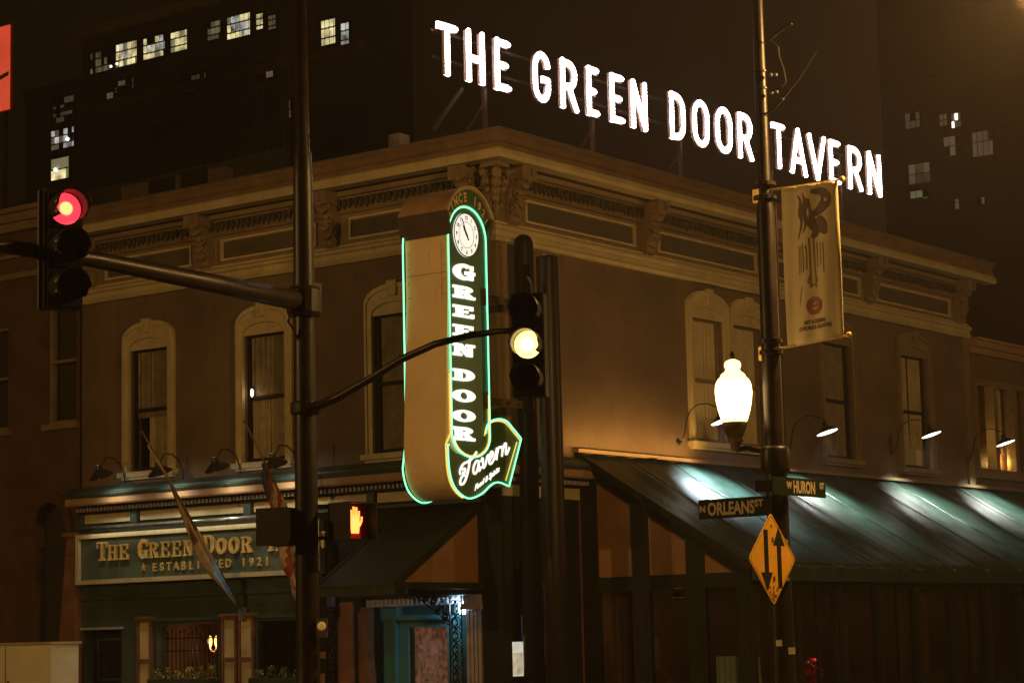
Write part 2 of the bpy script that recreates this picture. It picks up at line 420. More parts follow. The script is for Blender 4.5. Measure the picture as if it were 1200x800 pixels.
def aim(o, d):
    o.rotation_euler = Vector(d).to_track_quat('-Z', 'Y').to_euler()
def arc(cx, cy, rx, ry, a0, a1, n):
    return [(cx+rx*math.cos(math.radians(a0+(a1-a0)*i/n)), cy+ry*math.sin(math.radians(a0+(a1-a0)*i/n))) for i in range(n+1)]

_tcache = {}
def text_mb(mb, txt, size, fn, d=0.004, bold=0.0, align='CENTER', shear=0.0, xs=1.0):
    key = (txt, size, bold, align, shear, d)
    if key not in _tcache:
        cu = bpy.data.curves.new('t', 'FONT'); cu.body = txt; cu.size = size; cu.align_x = align; cu.offset = bold; cu.shear = shear
        cu.extrude = d; cu.resolution_u = 3
        o = bpy.data.objects.new('t', cu); COL.objects.link(o)
        dg = bpy.context.evaluated_depsgraph_get(); dg.update()
        me = o.evaluated_get(dg).to_mesh()
        _tcache[key] = ([tuple(v.co) for v in me.vertices], [list(p.vertices) for p in me.polygons])
        o.evaluated_get(dg).to_mesh_clear()
        bpy.data.objects.remove(o); bpy.data.curves.remove(cu)
    vs, fs = _tcache[key]
    mb.add([fn(p[0]*xs, p[1], p[2]) for p in vs], fs)
    return mb

# ------------------------------------------------------------ glyphs
def slab(ch, hv=0.30, th=0.17):
    """2D convex pieces and rings of a heavy slab-serif capital in a 1x1 box: list of ('poly',pts) / ('ring',A,B)"""
    P = []; box = lambda a, b, c, d: P.append(('poly', [(a, c), (b, c), (b, d), (a, d)]))
    s2 = hv/2
    if ch in 'EF':
        box(.14, .14+hv, th, 1-th); box(0, .92, 1-th, 1)
        box(.78, .92, .64, 1-th)
        box(.14+hv, .66, .5-th/2.6, .5+th/2.6); box(.60, .68, .38, .62)
        box(0, .95, 0, th); box(.81, .95, th, .36)
    elif ch == 'R':
        box(.1, .1+hv, th, 1-th); box(0, .55, 1-th, 1); box(0, .1+hv+.1, 0, th)
        P.append(('ring', arc(.52, .73, .38, .27, 90, -90, 10), arc(.48, .73, .14, .11, 90, -90, 10)))
        box(.1+hv, .54, .46, .46+th*.9)
        P.append(('poly', [(.42, .5), (.66, .5), (.9, th), (.62, th)])); box(.6, 1.0, 0, th)
    elif ch == 'N':
        box(.08, .08+hv*.7, th, 1-th); box(0, .32, 1-th, 1); box(0, .4, 0, th)
        P.append(('poly', [(.10, 1), (.40, 1), (.88, 0), (.62, 0)]))
        box(.88-hv*.62, .88, 0.05, 1-th); box(.6, 1.0, 1-th, 1)
    elif ch == 'G':
        P.append(('ring', arc(.5, .5, .5, .52, 48, 318, 20), arc(.53, .5, .20, .30, 52, 308, 20)))
        box(.80, .93, .62, .95); box(.55, 1.0, .34, .34+th); box(.68, .92, .02, .36)
    elif ch == 'D':
        box(.1, .1+hv, th, 1-th); box(0, .5, 1-th, 1); box(0, .5, 0, th)
        P.append(('ring', arc(.46, .5, .52, .5, 90, -90, 14), arc(.44, .5, .20, .5-th, 90, -90, 14)))
    elif ch == 'O':
        P.append(('ringc', arc(.5, .5, .52, .52, 0, 345, 23), arc(.5, .5, .19, .31, 0, 345, 23)))
    elif ch == 'T':
        box(.5-s2, .5+s2, th, 1-th); box(0, 1, 1-th, 1); box(0, .12, .66, 1-th); box(.88, 1, .66, 1-th); box(.22, .78, 0, th)
    elif ch == 'H':
        box(.1, .1+hv, th, 1-th); box(.9-hv, .9, th, 1-th); box(.1+hv, .9-hv, .5-th/2, .5+th/2)
        for a in (0, .54): box(a, a+.46, 1-th, 1); box(a, a+.46, 0, th)
    elif ch == 'A':
        P.append(('poly', [(.06, th), (.2, th), (.56, 1), (.40, 1)])); P.append(('poly', [(.62, th), (.94, th), (.62, 1), (.36, 1)]))
        box(.25, .72, .30, .30+th*.8); box(0, .34, 0, th); box(.54, 1, 0, th)
    elif ch == 'V':
        P.append(('poly', [(.06, 1-th), (.38, 1-th), (.60, 0), (.38, 0)])); P.append(('poly', [(.80, 1-th), (.94, 1-th), (.60, 0), (.46, 0)]))
        box(0, .46, 1-th, 1); box(.66, 1, 1-th, 1)
    return P
def put_glyph(mb, pieces, x, y, w, h, d0, d1, fn, skew=0.0):
    for i, p in enumerate(pieces):
        t = lambda q: (x+q[0]*w+skew*q[1], y+q[1]*h)
        e_ = d1 + i*0.0006
        if p[0] == 'poly': mb.prism([t(q) for q in p[1]], d0, e_, fn)
        elif p[0] == 'ring': mb.strip([t(q) for q in p[1]], [t(q) for q in p[2]], d0, e_, fn)
        else: mb.strip([t(q) for q in p[1]], [t(q) for q in p[2]], d0, e_, fn, closed=True)
GOTH = {   # condensed gothic strokes, unit box, stroke centre lines
 'T': [[(.0, .94), (1, .94)], [(.5, .94), (.5, 0.0)]],
 'H': [[(.1, 0), (.1, 1)], [(.9, 0), (.9, 1)], [(.1, .47), (.9, .47)]],
 'E': [[(.14, 0), (.14, 1)], [(.14, .94), (.95, .94)], [(.14, .5), (.8, .5)], [(.14, .06), (.95, .06)]],
 'G': [arc(.5, .68, .40, .27, 5, 180, 8)+arc(.5, .32, .40, .27, 180, 360, 8)+[(.9, .46), (.55, .46)]],
 'R': [[(.12, 0), (.12, 1)], [(.12, .94), (.45, .94)]+arc(.5, .70, .36, .24, 90, -90, 7)+[(.12, .46)], [(.5, .46), (.93, 0)]],
 'N': [[(.1, 0), (.1, 1)], [(.12, 1), (.88, 0)], [(.9, 0), (.9, 1)]],
 'D': [[(.12, 0), (.12, 1)], [(.12, .94), (.35, .94)]+arc(.42, .66, .46, .28, 90, 0, 5)+arc(.42, .34, .46, .28, 0, -90, 5)+[(.12, .06)]],
 'O': [arc(.5, .66, .40, .29, 0, 180, 8)+arc(.5, .34, .40, .29, 180, 360, 8)],
 'A': [[(.04, 0), (.5, 1)], [(.5, 1), (.96, 0)], [(.22, .3), (.78, .3)]],
 'V': [[(.04, 1), (.5, 0)], [(.5, 0), (.96, 1)]],
}

# ============================================================ SETTING
g = MB().box(-600, 900, -600, 900, -0.25, -0.15).build('road', M['asphalt'], kind='structure')
g = MB()
g.box(-3.6, 120, -7.5, 0.1, -0.15, 0.0); g.box(-3.6, 0.1, 0.1, 120, -0.15, 0.0)
g.build('pavement', M['walk'], kind='structure')
g = MB(); g.box(-13.6, -7.2, -60, -14.2, -0.15, 0.0); g.box(-60, -13.6, -60, -14.2, -0.15, 0.0)
g.build('pavement_corner', M['walk'], kind='structure')
g = MB()
for i in range(8): g.box(-12.9+i*1.15, -12.3+i*1.15, -11.5, -8.8, -0.148, -0.144)
g.build('crosswalk_paint', M['paint'], kind='structure')

# ============================================================ TAVERN BUILDING
tav = thing('tavern_building', 'two-storey brown corner tavern with bracketed cornice and arched cream-framed windows', 'building')
def tb(mb, name, mat, left=False, **k):
    return mb.build(name, mat, tav, T=RL if left else None, **k)
TOPZ = 10.34
WL = [(-8.55, 4.97, 1.42, 3.05), (-5.46, 4.95, 1.42, 3.06), (-2.25, 4.90, 1.42, 3.15)]
WR = [(6.80, 5.28, 1.52, 3.10), (8.32, 5.28, 1.52, 3.10), (12.0, 5.22, 1.62, 3.15), (15.6, 5.18, 1.70, 3.22)]
def hole(w): # opening behind the casing
    u, v, wd, ht = w
    return (u-wd/2+.17, u+wd/2-.17, v+.12, v+ht-.52)
m = MB().wall(-10.5, -0.35, 4.3, 9.9, [hole(w) for w in WL])
tb(m, 'upper_wall', M['wall'], True)
m = MB().wall(0, 18.5, 4.3, 9.9, [hole(w) for w in WR])
tb(m, 'upper_wall', M['wall'])
m = MB(); m.box(18.15, 18.5, 0.351, 10.5, 0, 9.9); m.box(0.351, 18.149, 10.15, 10.5, 0, 9.9)
tb(m, 'rear_wall', M['brick'])
tb(MB().box(0.05, 18.45, 0.05, 10.45, 9.901, 10.05), 'roof', M['roof'])
m = MB(); m.fb(0.0, 0.30, 4.86, 8.52, 0.002, 0.05); m.fb(0.06, 0.24, 4.9, 8.45, 0.052, 0.075)
tb(m, 'corner_board', M['khaki'])
m = MB(); m.fb(-0.30, 0.052, 4.86, 8.52, 0.002, 0.05)
tb(m, 'corner_board', M['khaki'], True)
m = MB(); m.fb(18.2, 18.5, 4.86, 8.52, 0.002, 0.06)
tb(m, 'corner_board', M['khaki'])

def sweep(prof, yend, xend):
    mb = MB(); k = len(prof)
    vs = [(-w, yend, v) for w, v in prof] + [(-w, -w, v) for w, v in prof] + [(xend, -w, v) for w, v in prof]
    fs = [list(range(k)), list(range(3*k-1, 2*k-1, -1))]
    for r in (0, k):
        for i in range(k):
            j = (i+1) % k; fs.append([r+i, r+j, r+k+j, r+k+i])
    return mb.add(vs, fs)
tb(sweep([(0.002, 9.86), (.30, 9.86), (.33, 9.90), (.33, 9.93), (.5, 9.96), (.5, 10.1), (0.002, 10.1)], 10.52, 18.9), 'bed_moulding', M['gpanel'])
tb(sweep([(.34, 9.84), (.60, 9.84), (.64, 9.90), (.61, 9.99), (.56, 10.03), (.501, 10.03), (.501, 9.955), (.34, 9.925)], 10.54, 19.0), 'cornice_lip', M['cream'])
tb(sweep([(.15, 10.101), (.502, 10.101), (.502, 10.035), (.55, 10.035), (.56, 10.10), (.52, 10.16), (.56, 10.25), (.60, 10.30), (.60, 10.335), (.15, 10.335)], 10.54, 19.0), 'cornice_fascia', M['fascia'])
tb(sweep([(.12, 10.337), (.63, 10.337), (.63, 10.352), (.12, 10.352)], 10.56, 19.02), 'metal_coping', M['steel'])
tb(sweep([(.002, 9.44), (.09, 9.44), (.11, 9.47), (.09, 9.51), (.09, 9.74), (.16, 9.76), (.18, 9.84), (0.002, 9.84)], 10.5, 18.5), 'frieze_band', M['khaki'])
tb(sweep([(.002, 8.52), (.10, 8.52), (.14, 8.57), (.11, 8.62), (.11, 8.70), (.17, 8.73), (.17, 8.78), (.08, 8.83), (.08, 8.87), (0.002, 8.87)], 10.5, 18.5), 'architrave', M['cream'])
tb(sweep([(.002, 8.871), (.03, 8.871), (.03, 9.439), (0.002, 9.439)], 10.5, 18.5), 'frieze_back', M['khaki'])
for left, a0, a1 in ((True, -10.4, -.5), (False, .5, 18.4)):
    m = MB(); u = a0
    while u < a1:
        h_ = random.uniform(-.02, .02)
        m.prism([(u, 9.70), (u-.015, 9.60+h_), (u+.035, 9.51+h_), (u+.085, 9.60+h_), (u+.07, 9.70)], .091, .15+h_, FW)
        m.ball((u+.035, -.15, 9.66), .035, 5, 3)
        u += .135
    tb(m, 'dentil_row', M['dent'], left, kind='stuff')
# frieze panels between the brackets
BR = [.42, 4.68, 9.1, 13.5, 17.95]; BL = [-10.15, -6.93, -3.68, -.42]
def ringbox(m, a, b, c, d, t, w0, w1):
    m.fb(a, b, c, c+t, w0, w1); m.fb(a, b, d-t, d, w0, w1); m.fb(a, a+t, c+t, d-t, w0, w1); m.fb(b-t, b, c+t, d-t, w0, w1)
for left, B in ((True, BL), (False, BR)):
    for i in range(len(B)-1):
        a, b = B[i]+.40, B[i+1]-.40
        p = MB(); p.fb(a+.06, b-.06, 9.0, 9.30, .031, .045); po = tb(p, 'frieze_panel', M['gpanel'], left)
        q = MB(); ringbox(q, a, b, 8.94, 9.36, .045, .031, .085); q.build('frame', M['cream'], po, T=RL if left else None)
# console brackets
def bracket_mesh():
    m = MB()
    pr = [(0.032, 8.86), (.10, 8.84), (.15, 8.90), (.13, 8.97), (.20, 9.02), (.27, 9.12), (.27, 9.22), (.21, 9.30), (.22, 9.40), (.32, 9.48), (.42, 9.58), (.46, 9.68), (.46, 9.84), (.032, 9.84)]
    f = lambda a, b, d: (d, -a, b)
    m.prism(pr, -.15, .15, f)
    for a_ in (-.20, .08): m.fb(a_, a_+.12, 9.60, 9.838, .16, .49)
    m.fb(-.20, .20, 9.80, 9.8385, .1601, .4899)
    for s_ in (-1, 1):
        for (cw, cv, rr) in ((.155, 9.13, .10), (.30, 9.60, .12)):
            pts = []
            for k in range(15):
                q = k*0.62; r_ = rr*(1-k/17.0)
                pts.append((s_*.155, -(cw+r_*math.cos(q)), cv+r_*math.sin(q)))
            m.tube(pts, .022, 5)
        m.tube([(s_*.13, -.30, 9.28), (s_*.135, -.24, 9.36), (s_*.14, -.28, 9.45)], .025, 5)
    for k, (w, v) in enumerate(((.15, 8.93), (.24, 9.05), (.30, 9.18), (.27, 9.29), (.27, 9.40), (.38, 9.50), (.47, 9.62))):
        m.ball((0, -w, v), .07, 7, 5, (1.3, .6, .9))
        m.ball((-.09, -w+.01, v+.02), .045, 6, 4); m.ball((.09, -w+.01, v+.02), .045, 6, 4)
    return m
bm0 = bracket_mesh()
b0 = bm0.build('bracket', M['khaki'], tav, loc=(BR[0], 0, 0), smooth=False)
for u in BR[1:]:
    c = b0.copy(); COL.objects.link(c); c.location = (u, 0, 0)
for u in BL:
    c = b0.copy(); COL.objects.link(c); c.location = (0, -u, 0); c.rotation_euler = (0, 0, LZ)
m = MB(); m.box(-.07, -.002, -.07, -.002, 8.88, 9.84); m.box(-.36, -.002, -.36, -.002, 9.76, 9.838)
for k_, (o_, z_, r_) in enumerate(((.10, 8.97, .07), (.14, 9.08, .08), (.17, 9.22, .08), (.20, 9.36, .09), (.26, 9.50, .10), (.31, 9.64, .10))):
    m.ball((-o_, -o_, z_), r_, 8, 6, (1, 1, 1.2)); m.ball((-o_*1.1, -.03, z_+.03), r_*.7, 7, 5); m.ball((-.03, -o_*1.1, z_+.03), r_*.7, 7, 5)
for sx_ in (0, 1):
    for (cw, cv, rr) in ((.17, 9.14, .13), (.24, 9.56, .16)):
        P_ = []
        for k in range(17):
            q = k*0.6; r_ = rr*(1-k/19.0); w_, v_ = cw+r_*math.cos(q), cv+r_*math.sin(q)
            P_.append((-w_, -.10, v_) if sx_ else (-.10, -w_, v_))
        m.tube(P_, .026, 5)
tb(m, 'corner_scroll', M['khaki'])

# upper windows
def arch(hw, vb, vs, rise, n=14):
    P = [(-hw, vb), (-hw, (vb+vs)/2), (-hw, vs)]
    for i in range(1, n):
        a = PI - PI*i/n; P.append((hw*math.cos(a), vs+rise*math.sin(a)**.85))
    return P + [(hw, vs), (hw, (vb+vs)/2), (hw, vb)]
def window(u, v, wd, ht, left, cur, lit=False, trim='cream', sash='black'):
    a = wd/2; loc = (0, -u, v) if left else (u, 0, v)
    m = MB(); O = arch(a, .1, ht-.34, .34); I = arch(a-.17, .1, ht-.56, .22)
    m.strip(O, I, .002, .07, FW)
    O2 = arch(a-.025, .1, ht-.35, .325); I2 = arch(a-.075, .1, ht-.40, .30); m.strip(O2, I2, .071, .105, FW)
    m.prism([(-.09, ht-.24), (.09, ht-.24), (.12, ht+.03), (-.12, ht+.03)], .072, .14, FW)
    w = m.build('window', M[trim], tav, loc=loc, rz=LZ if left else 0)
    s = MB(); s.fb(-a-.06, a+.06, 0.0, .1, .002, .16); s.fb(-a, a, -.05, 0, .002, .10); s.build('sill', M[trim], w)
    t = MB(); t.prism([(p[0]*.995, p[1]) for p in arch(a-.171, ht-.60, ht-.56, .215)[2:-2]] , .003, .03, FW); t.build('arch_panel', M[trim], w)
    b = a-.17; top = ht-.60
    f = MB(); ringbox(f, -b, b, .12, top+.08, .065, -.16, -.07); f.fb(-b+.066, b-.066, .12+(top-.12)*.50, .12+(top-.12)*.50+.06, -.17, -.055)
    f.build('sash', M[sash], w)
    MB().fb(-b+.05, b-.05, .14, top+.05, -.112, -.108).build('pane', M['glass'], w)
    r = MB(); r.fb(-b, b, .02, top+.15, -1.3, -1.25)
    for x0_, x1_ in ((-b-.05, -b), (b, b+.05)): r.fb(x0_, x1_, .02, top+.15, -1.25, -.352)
    r.fb(-b, b, -.03, .02, -1.25, -.352); r.fb(-b, b, top+.15, top+.2, -1.25, -.352); r.build('room_box', M['room'], w)  # added box closing off the window, keeps room lights from leaking across
    for (x0_, x1_, z0_, z1_, mt) in cur:
        c = MB(); n = 26; A = []
        P = [(x0_*b + (x1_-x0_)*b*i/n, -.145 + .018*math.sin(i*1.9)) for i in range(n+1)]
        vs = [(p[0], -p[1], .14+z0_*top) for p in P] + [(p[0]*.98, -p[1], .14+z1_*(top-.12)) for p in P]
        c.add(vs, [[i, i+1, n+2+i, n+1+i] for i in range(n)])
        c.build('curtain', M[mt], w, fixn=False)
    if lit:
        lo = lamp('room_light', 'POINT', (0.1, .7, .5), w, 5.0 if lit is True else lit, (1.0, .62, .2), shadow_soft_size=.12)
    return w
dk = [(-1, 1, 0, 1, 'dcurtain')]
window(*WL[0], True, [(-1, 1, .42, 1, 'dcurtain'), (-.3, .75, 0, .44, 'curtain')])
window(*WL[1], True, [(-1, 1, .48, 1, 'dcurtain'), (-.95, -.05, 0, .5, 'curtain'), (.0, .95, 0, .5, 'curtain')])
window(*WL[2], True, [(-1, 1, 0, 1, 'dcurtain')])
for i in (0, 1):
    window(*WR[i], False, [(-1, 1, 0, 1, 'pblind')], trim='cream', sash='khaki')
window(*WR[2], False, [(-1, 1, .0, 1, 'dcurtain')], trim='khaki')
window(*WR[3], False, [(-1, -.05, .16, 1, 'curtain'), (.05, 1, .16, 1, 'curtain')], lit=14.0, trim='khaki')

# belt course
tb(sweep([(.002, 4.62), (.38, 4.62), (.41, 4.66), (.36, 4.70), (.36, 4.74), (.25, 4.78), (.20, 4.84), (0.002, 4.86)], 10.62, 2.52), 'belt_moulding', M['green'])
tb(sweep([(.002, 4.47), (.33, 4.47), (.35, 4.50), (.35, 4.618), (0.002, 4.618)], 10.60, 2.50), 'belt_band', M['orange'])
tb(sweep([(.002, 4.32), (.10, 4.32), (.10, 4.469), (0.002, 4.469)], 10.5, 2.45), 'belt_back', M['dgreen'])
for left, a0, a1 in ((True, -10.45, .08), (False, -.1, 2.42)):
    m = MB(); u = a0
    while u < a1: m.fb(u, u+.05, 4.36, 4.43, .101, .20); u += .10
    tb(m, 'belt_dentil_row', M['lilac'], left, kind='stuff')
# storefront walls, left street
GW = [(-10.42, -9.36, 0.0, 2.04), (-8.40, -6.66, .92, 2.17), (-5.74, -4.50, .92, 2.17)]
m = MB().wall(-10.5, -4.2, 0, 4.3, GW, w0=-.30, w1=0); tb(m, 'shopfront_wall', M['green'], True)
m = MB(); m.fb(-4.199, -.45, 2.46, 4.3, -.30, 0.0); m.fb(-4.199, -3.3, 0, 2.459, -.30, 0.0)
tb(m, 'shopfront_wall', M['dgreen'], True)
m = MB(); m.fb(-.449, -.30, 0, 4.3, -.30, 0.0); m.fb(-.299, 0, 0, 4.3, -.30, 0.0); tb(m, 'corner_pier', M['dgreen'], True)
m = MB(); m.wall(.301, 2.3, 0, 4.3, [(.5, 1.6, 0, 2.1)], w0=-.30, w1=0.0); tb(m, 'corner_wall', M['dgreen'])
for i in range(9):
    MB().fb(.34+i*.215, .34+i*.215+.195, 2.2, 4.28, .002, .02).build('board', M['dgreen'], tav)
MB().fb(2.301, 18.5, 0, 4.3, -.30, 0.0).build('porch_back_wall', M['wood'], tav)
# cream fascia panels with green blocks
for a, b in ((-10.36, -9.02), (-8.78, -5.98), (-5.74, -2.95), (-2.72, -.30)):
    tb(MB().fb(a, b, 4.13, 4.305, .002, .05), 'fascia_panel', M['cream'], True)
for a, b in ((-10.5, -10.38), (-8.99, -8.81), (-5.95, -5.77), (-2.92, -2.75)):
    tb(MB().fb(a, b, 4.08, 4.319, .003, .12), 'fascia_block', M['green'], True)
for a, b in ((.05, .62), (.80, 1.62), (1.78, 2.28)):
    tb(MB().fb(a, b, 4.11, 4.305, .002, .05), 'fascia_panel', M['cream'])
m = MB(); m.fb(-10.5, -.30, 4.02, 4.075, .002, .16); m.fb(-10.5, -4.2, 2.62, 2.70, .002, .05); tb(m, 'fascia_ledge', M['green'], True)
# ground floor windows
for (a, b, c, d) in GW[1:]:
    f = MB(); ringbox(f, a, b, c, d, .06, -.18, .03); f.fb(a-.05, b+.05, d, d+.045, .002, .09); wo_ = tb(f, 'shop_window', M['green'], True)
    MB().fb(a+.05, b-.05, c+.05, d-.05, -.10, -.095).build('pane', M['glass'], wo_, T=RL)
    r = MB(); r.fb(a, b, c-.05, d+.05, -2.3, -2.25); r.fb(a-.05, a, c-.05, d+.05, -2.25, -.302); r.fb(b, b+.05, c-.05, d+.05, -2.25, -.302); r.fb(a, b, c-.1, c-.05, -2.25, -.302); r.fb(a, b, d+.05, d+.1, -2.25, -.302)
    r.build('room_box', M['wood'], wo_, T=RL)
    ir = MB(); n = int((b-a)/.11)
    for i in range(n):
        x = a+.1+i*.11; h = 1.93 + .04*math.sin(i*2.1)
        ir.bar((x, .22, c), (x, .22, h), .014); ir.ball((x, .22, h+.02), .024, 6, 4)
    ir.bar((a, .22, 1.84), (b, .22, 1.84), .02); ir.bar((a, .22, 1.60), (b, .22, 1.60), .02)
    ir.build('iron_grille', M['black'], wo_, T=RL)
# recessed service door at the far end
d = tb(MB().fb(-10.36, -9.42, 0, 1.98, -.28, -.22), 'side_door', M['dgreen'], True)
m = MB(); ringbox(m, -10.28, -9.5, 1.05, 1.88, .05, -.219, -.20); ringbox(m, -10.28, -9.5, .15, .95, .05, -.219, -.20); m.build('panel', M['green'], d, T=RL)
tb(MB().fb(-10.44, -9.30, 2.045, 2.09, .002, .10), 'door_hood', M['lilac'], True)
# shutters: red-brown frames with cream insets
for u in (-8.655, -6.39, -5.955, -4.36):
    s = MB(); ringbox(s, u-.2, u+.2, .7, 2.22, .06, .003, .08); s.fb(u-.139, u+.139, 1.38, 1.46, .003, .08); s.fb(u-.23, u+.23, 2.221, 2.27, .003, .11)
    so = tb(s, 'shutter', M['brownw'], True)
    for v0, v1 in ((.76, 1.38), (1.46, 2.16)):
        MB().fb(u-.139, u+.139, v0, v1, .003, .05).build('inset', M['cream'], so, T=RL)
# tapered brown end pilaster
m = MB()
f = lambda a, b, d: (a, -d, b)
m.prism([(-11.16, 0), (-10.50, 0), (-10.50, 3.9), (-10.74, 3.9)], -.3, .18, FW); m.fb(-10.82, -10.46, 3.88, 3.97, -.3, .24); m.fb(-10.78, -10.48, 3.55, 3.60, .1, .21)
tb(m, 'end_pilaster', M['brownw'], True)
# entrance
m = MB(); m.fb(-3.3, -.45, 0, 2.46, -1.3, -1.25); m.fb(-3.3, -3.25, 0, 2.46, -1.25, -.301); m.fb(-3.3, -.45, 2.40, 2.459, -1.25, -.301)
tb(m, 'entrance_recess', M['teal'], True)
door = tb(MB().wall(-2.62, -1.30, 0, 2.05, [(-2.40, -1.52, .65, 1.92)], w0=-.42, w1=-.36), 'front_door', M['teal'], True)
MB().fb(-2.41, -1.51, .64, 1.93, -.40, -.395).build('pane', M['dglass'], door, T=RL)
MB().fb(-1.42, -1.38, 1.0, 1.2, -.355, -.31).build('handle', M['steel'], door, T=RL)
m = MB(); m.fb(-2.45, -1.47, .6, 1.95, -.62, -.60); m.build('interior_glow_panel', M['e_bar'], door, T=RL)  # flat glowing sheet, the lit interior painted into its emission
m = MB(); m.wall(-2.92, -1.12, 0, 2.46, [(-2.62, -1.30, 0, 2.05), (-2.62, -1.30, 2.14, 2.36)], w0=-.44, w1=-.30); m.fb(-2.66, -1.26, 2.06, 2.11, -.30, -.24)
ringbox(m, -2.66, -1.26, -.02, 2.09, .05, -.299, -.26); tb(m, 'door_frame', M['teal'], True)
m = MB(); m.fb(-3.2, -.95, 2.30, 2.455, -.22, -.16)
for i in range(22): m.ball((-3.12+i*.1, .15, 2.38), .045, 6, 4, (1, .5, 1.2))
tb(m, 'carved_lintel', M['lilac'], True)
m = MB()
for i in range(4): m.fb(-.80+i*.085, -.74+i*.085, 0, 2.18, -.20, .0)
m.fb(-.83, -.46, 0, 2.2, -.22, -.03); m.fb(-.86, -.44, 2.2, 2.30, -.24, .04); m.fb(-.84, -.46, 2.30, 2.45, -.22, .02)
tb(m, 'fluted_pilaster', M['lilac'], True)
tb(MB().fb(-3.75, -3.35, 0, 2.4, .002, .04), 'brown_panel', M['brownw'], True)
m = MB(); m.fb(-3.3, -3.1, 0, 2.3, -.25, -.1); m.prism([(-3.25, 0), (-2.95, 0), (-3.2, 2.2), (-3.35, 2.2)], -.24, -.05, FW)
tb(m, 'entrance_post', M['brownw'], True)
# ironwork posts at the entrance
def lace(m, a, b, v0, v1, w, fnm=None, dens=1.0):
    m.bar((a, -w, v0), (a, -w, v1), .02); m.bar((b, -w, v0), (b, -w, v1), .02)
    c = (a+b)/2; r = (b-a)/2*.92; v = v0+r; i = 0
    while v < v1-r*.5:
        for s_ in (-1, 1):
            pts = []
            for k in range(16):
                q = k*.55 + (0 if s_ > 0 else PI); rr = r*(1-k/20)
                pts.append((c+rr*math.cos(q)*s_*.9, -w, v+rr*math.sin(q)*.95))
            m.tube(pts, .013, 4)
        m.ball((c, -w, v+r), .028, 6, 4)
        for s_ in (-1, 1): m.tube([(c, -w, v+r), (c+s_*r*.5, -w, v+r*1.25), (c+s_*r*.9, -w, v+r*.9)], .012, 4)
        v += r*1.95; i += 1
for (a, b, w) in ((-1.12, -.86, .05), (-3.98, -3.72, .05)):
    m = MB(); lace(m, a, b, 0, 2.44, w); tb(m, 'iron_lace_post', M['black'], True)
m = MB()
for k, (cu, cv, rr) in enumerate(((-1.28, 2.30, .10), (-1.48, 2.36, .08), (-1.66, 2.40, .06), (-1.22, 2.10, .08), (-1.38, 2.18, .06))):
    for s_ in (0, PI):
        m.tube([(cu+rr*(1-j/17)*math.cos(j*.6+s_), -.05, cv+rr*(1-j/17)*math.sin(j*.6+s_)) for j in range(15)], .012, 4)
m.tube([(-1.13, -.05, 1.95), (-1.22, -.05, 2.0), (-1.35, -.05, 2.14), (-1.6, -.05, 2.28), (-1.8, -.05, 2.42)], .014, 5)
m.bar((-1.13, -.05, 2.44), (-1.85, -.05, 2.44), .02)
tb(m, 'iron_lace_bracket', M['black'], True)

# porch lamp by the door
pl = thing('porch_lamp', 'cool white wall lamp behind the iron lace beside the teal door', 'lamp', (0.16, .99, 2.22), LZ)
MB().lathe([(.02, -.10), (.07, -.09), (.085, 0), (.07, .10), (.02, .13)], (0, 0, 0), 12).build('globe', M['e_bluew'], pl, smooth=True)
MB().bar((0, .14, .15), (0, .0, .15), .03).build('arm', M['black'], pl)
lamp('bulb', 'POINT', (-.02, -.13, .02), pl, 34.0, (.55, .85, 1.0), shadow_soft_size=.1)

# menu case on the corner wall
mc = thing('menu_case', 'small lit menu case on the dark wall by the corner entrance', 'menu case', (.35, -.01, 1.0))
m = MB(); ringbox(m, -.30, .30, 0, .68, .045, .01, .10); m.fb(-.30, .30, -.5, -.001, .01, .06); m.build('frame', M['dgreen'], mc)
MB().fb(-.252, .252, .05, .63, .02, .03).build('lit_back', M['e_menu'], mc)
m = MB(); m.fb(-.235, .12, .08, .45, .031, .036); m.build('menu_sheet', M['e_menu2'], mc)

# ============================================================ ENTRANCE CANOPY (left street)
ca = thing('entrance_canopy', 'dark ribbed canopy sloping over the teal entrance door', 'awning', (0, 2.3, 2.5))
def slope_sheet(m, a0, a1, w0, v0, w1, v1, nu, nw, sag, t=.03):
    vs = []
    for i in range(nu+1):
        for j in range(nw+1):
            q = j/nw; u = a0+(a1-a0)*i/nu
            sg = -sag*math.sin(PI*q)*(.6+.4*math.cos(i*2*PI/nu*3)) 
            vs.append((u, -(w0+(w1-w0)*q), v0+(v1-v0)*q+sg))
    n = len(vs); fs = []
    for i in range(nu):
        for j in range(nw):
            a = i*(nw+1)+j; fs.append([a, a+1, a+nw+2, a+nw+1]); fs.append([n+a, n+a+nw+1, n+a+nw+2, n+a+1])
    vs += [(p[0], p[1], p[2]-t) for p in vs]
    for i in range(nu):
        for a in (i*(nw+1), i*(nw+1)+nw): fs.append([a, a+nw+1, a+nw+1+n, a+n])
    for j in range(nw):
        for a in (j, nu*(nw+1)+j): fs.append([a, a+1, a+1+n, a+n])
    m.add(vs, fs)
CU = -PX(366, 690, -2.36).y; 
m = MB(); slope_sheet(m, CU, -.40, .05, 4.0, 2.36, 2.62, 24, 8, .02)
m.build('canopy_sheet', M['awn2'], ca, T=RL, world=True)
m = MB(); m.fb(CU, -.40, 2.44, 2.60, 2.33, 2.36); m.build('valance', M['awn2'], ca, T=RL, world=True)
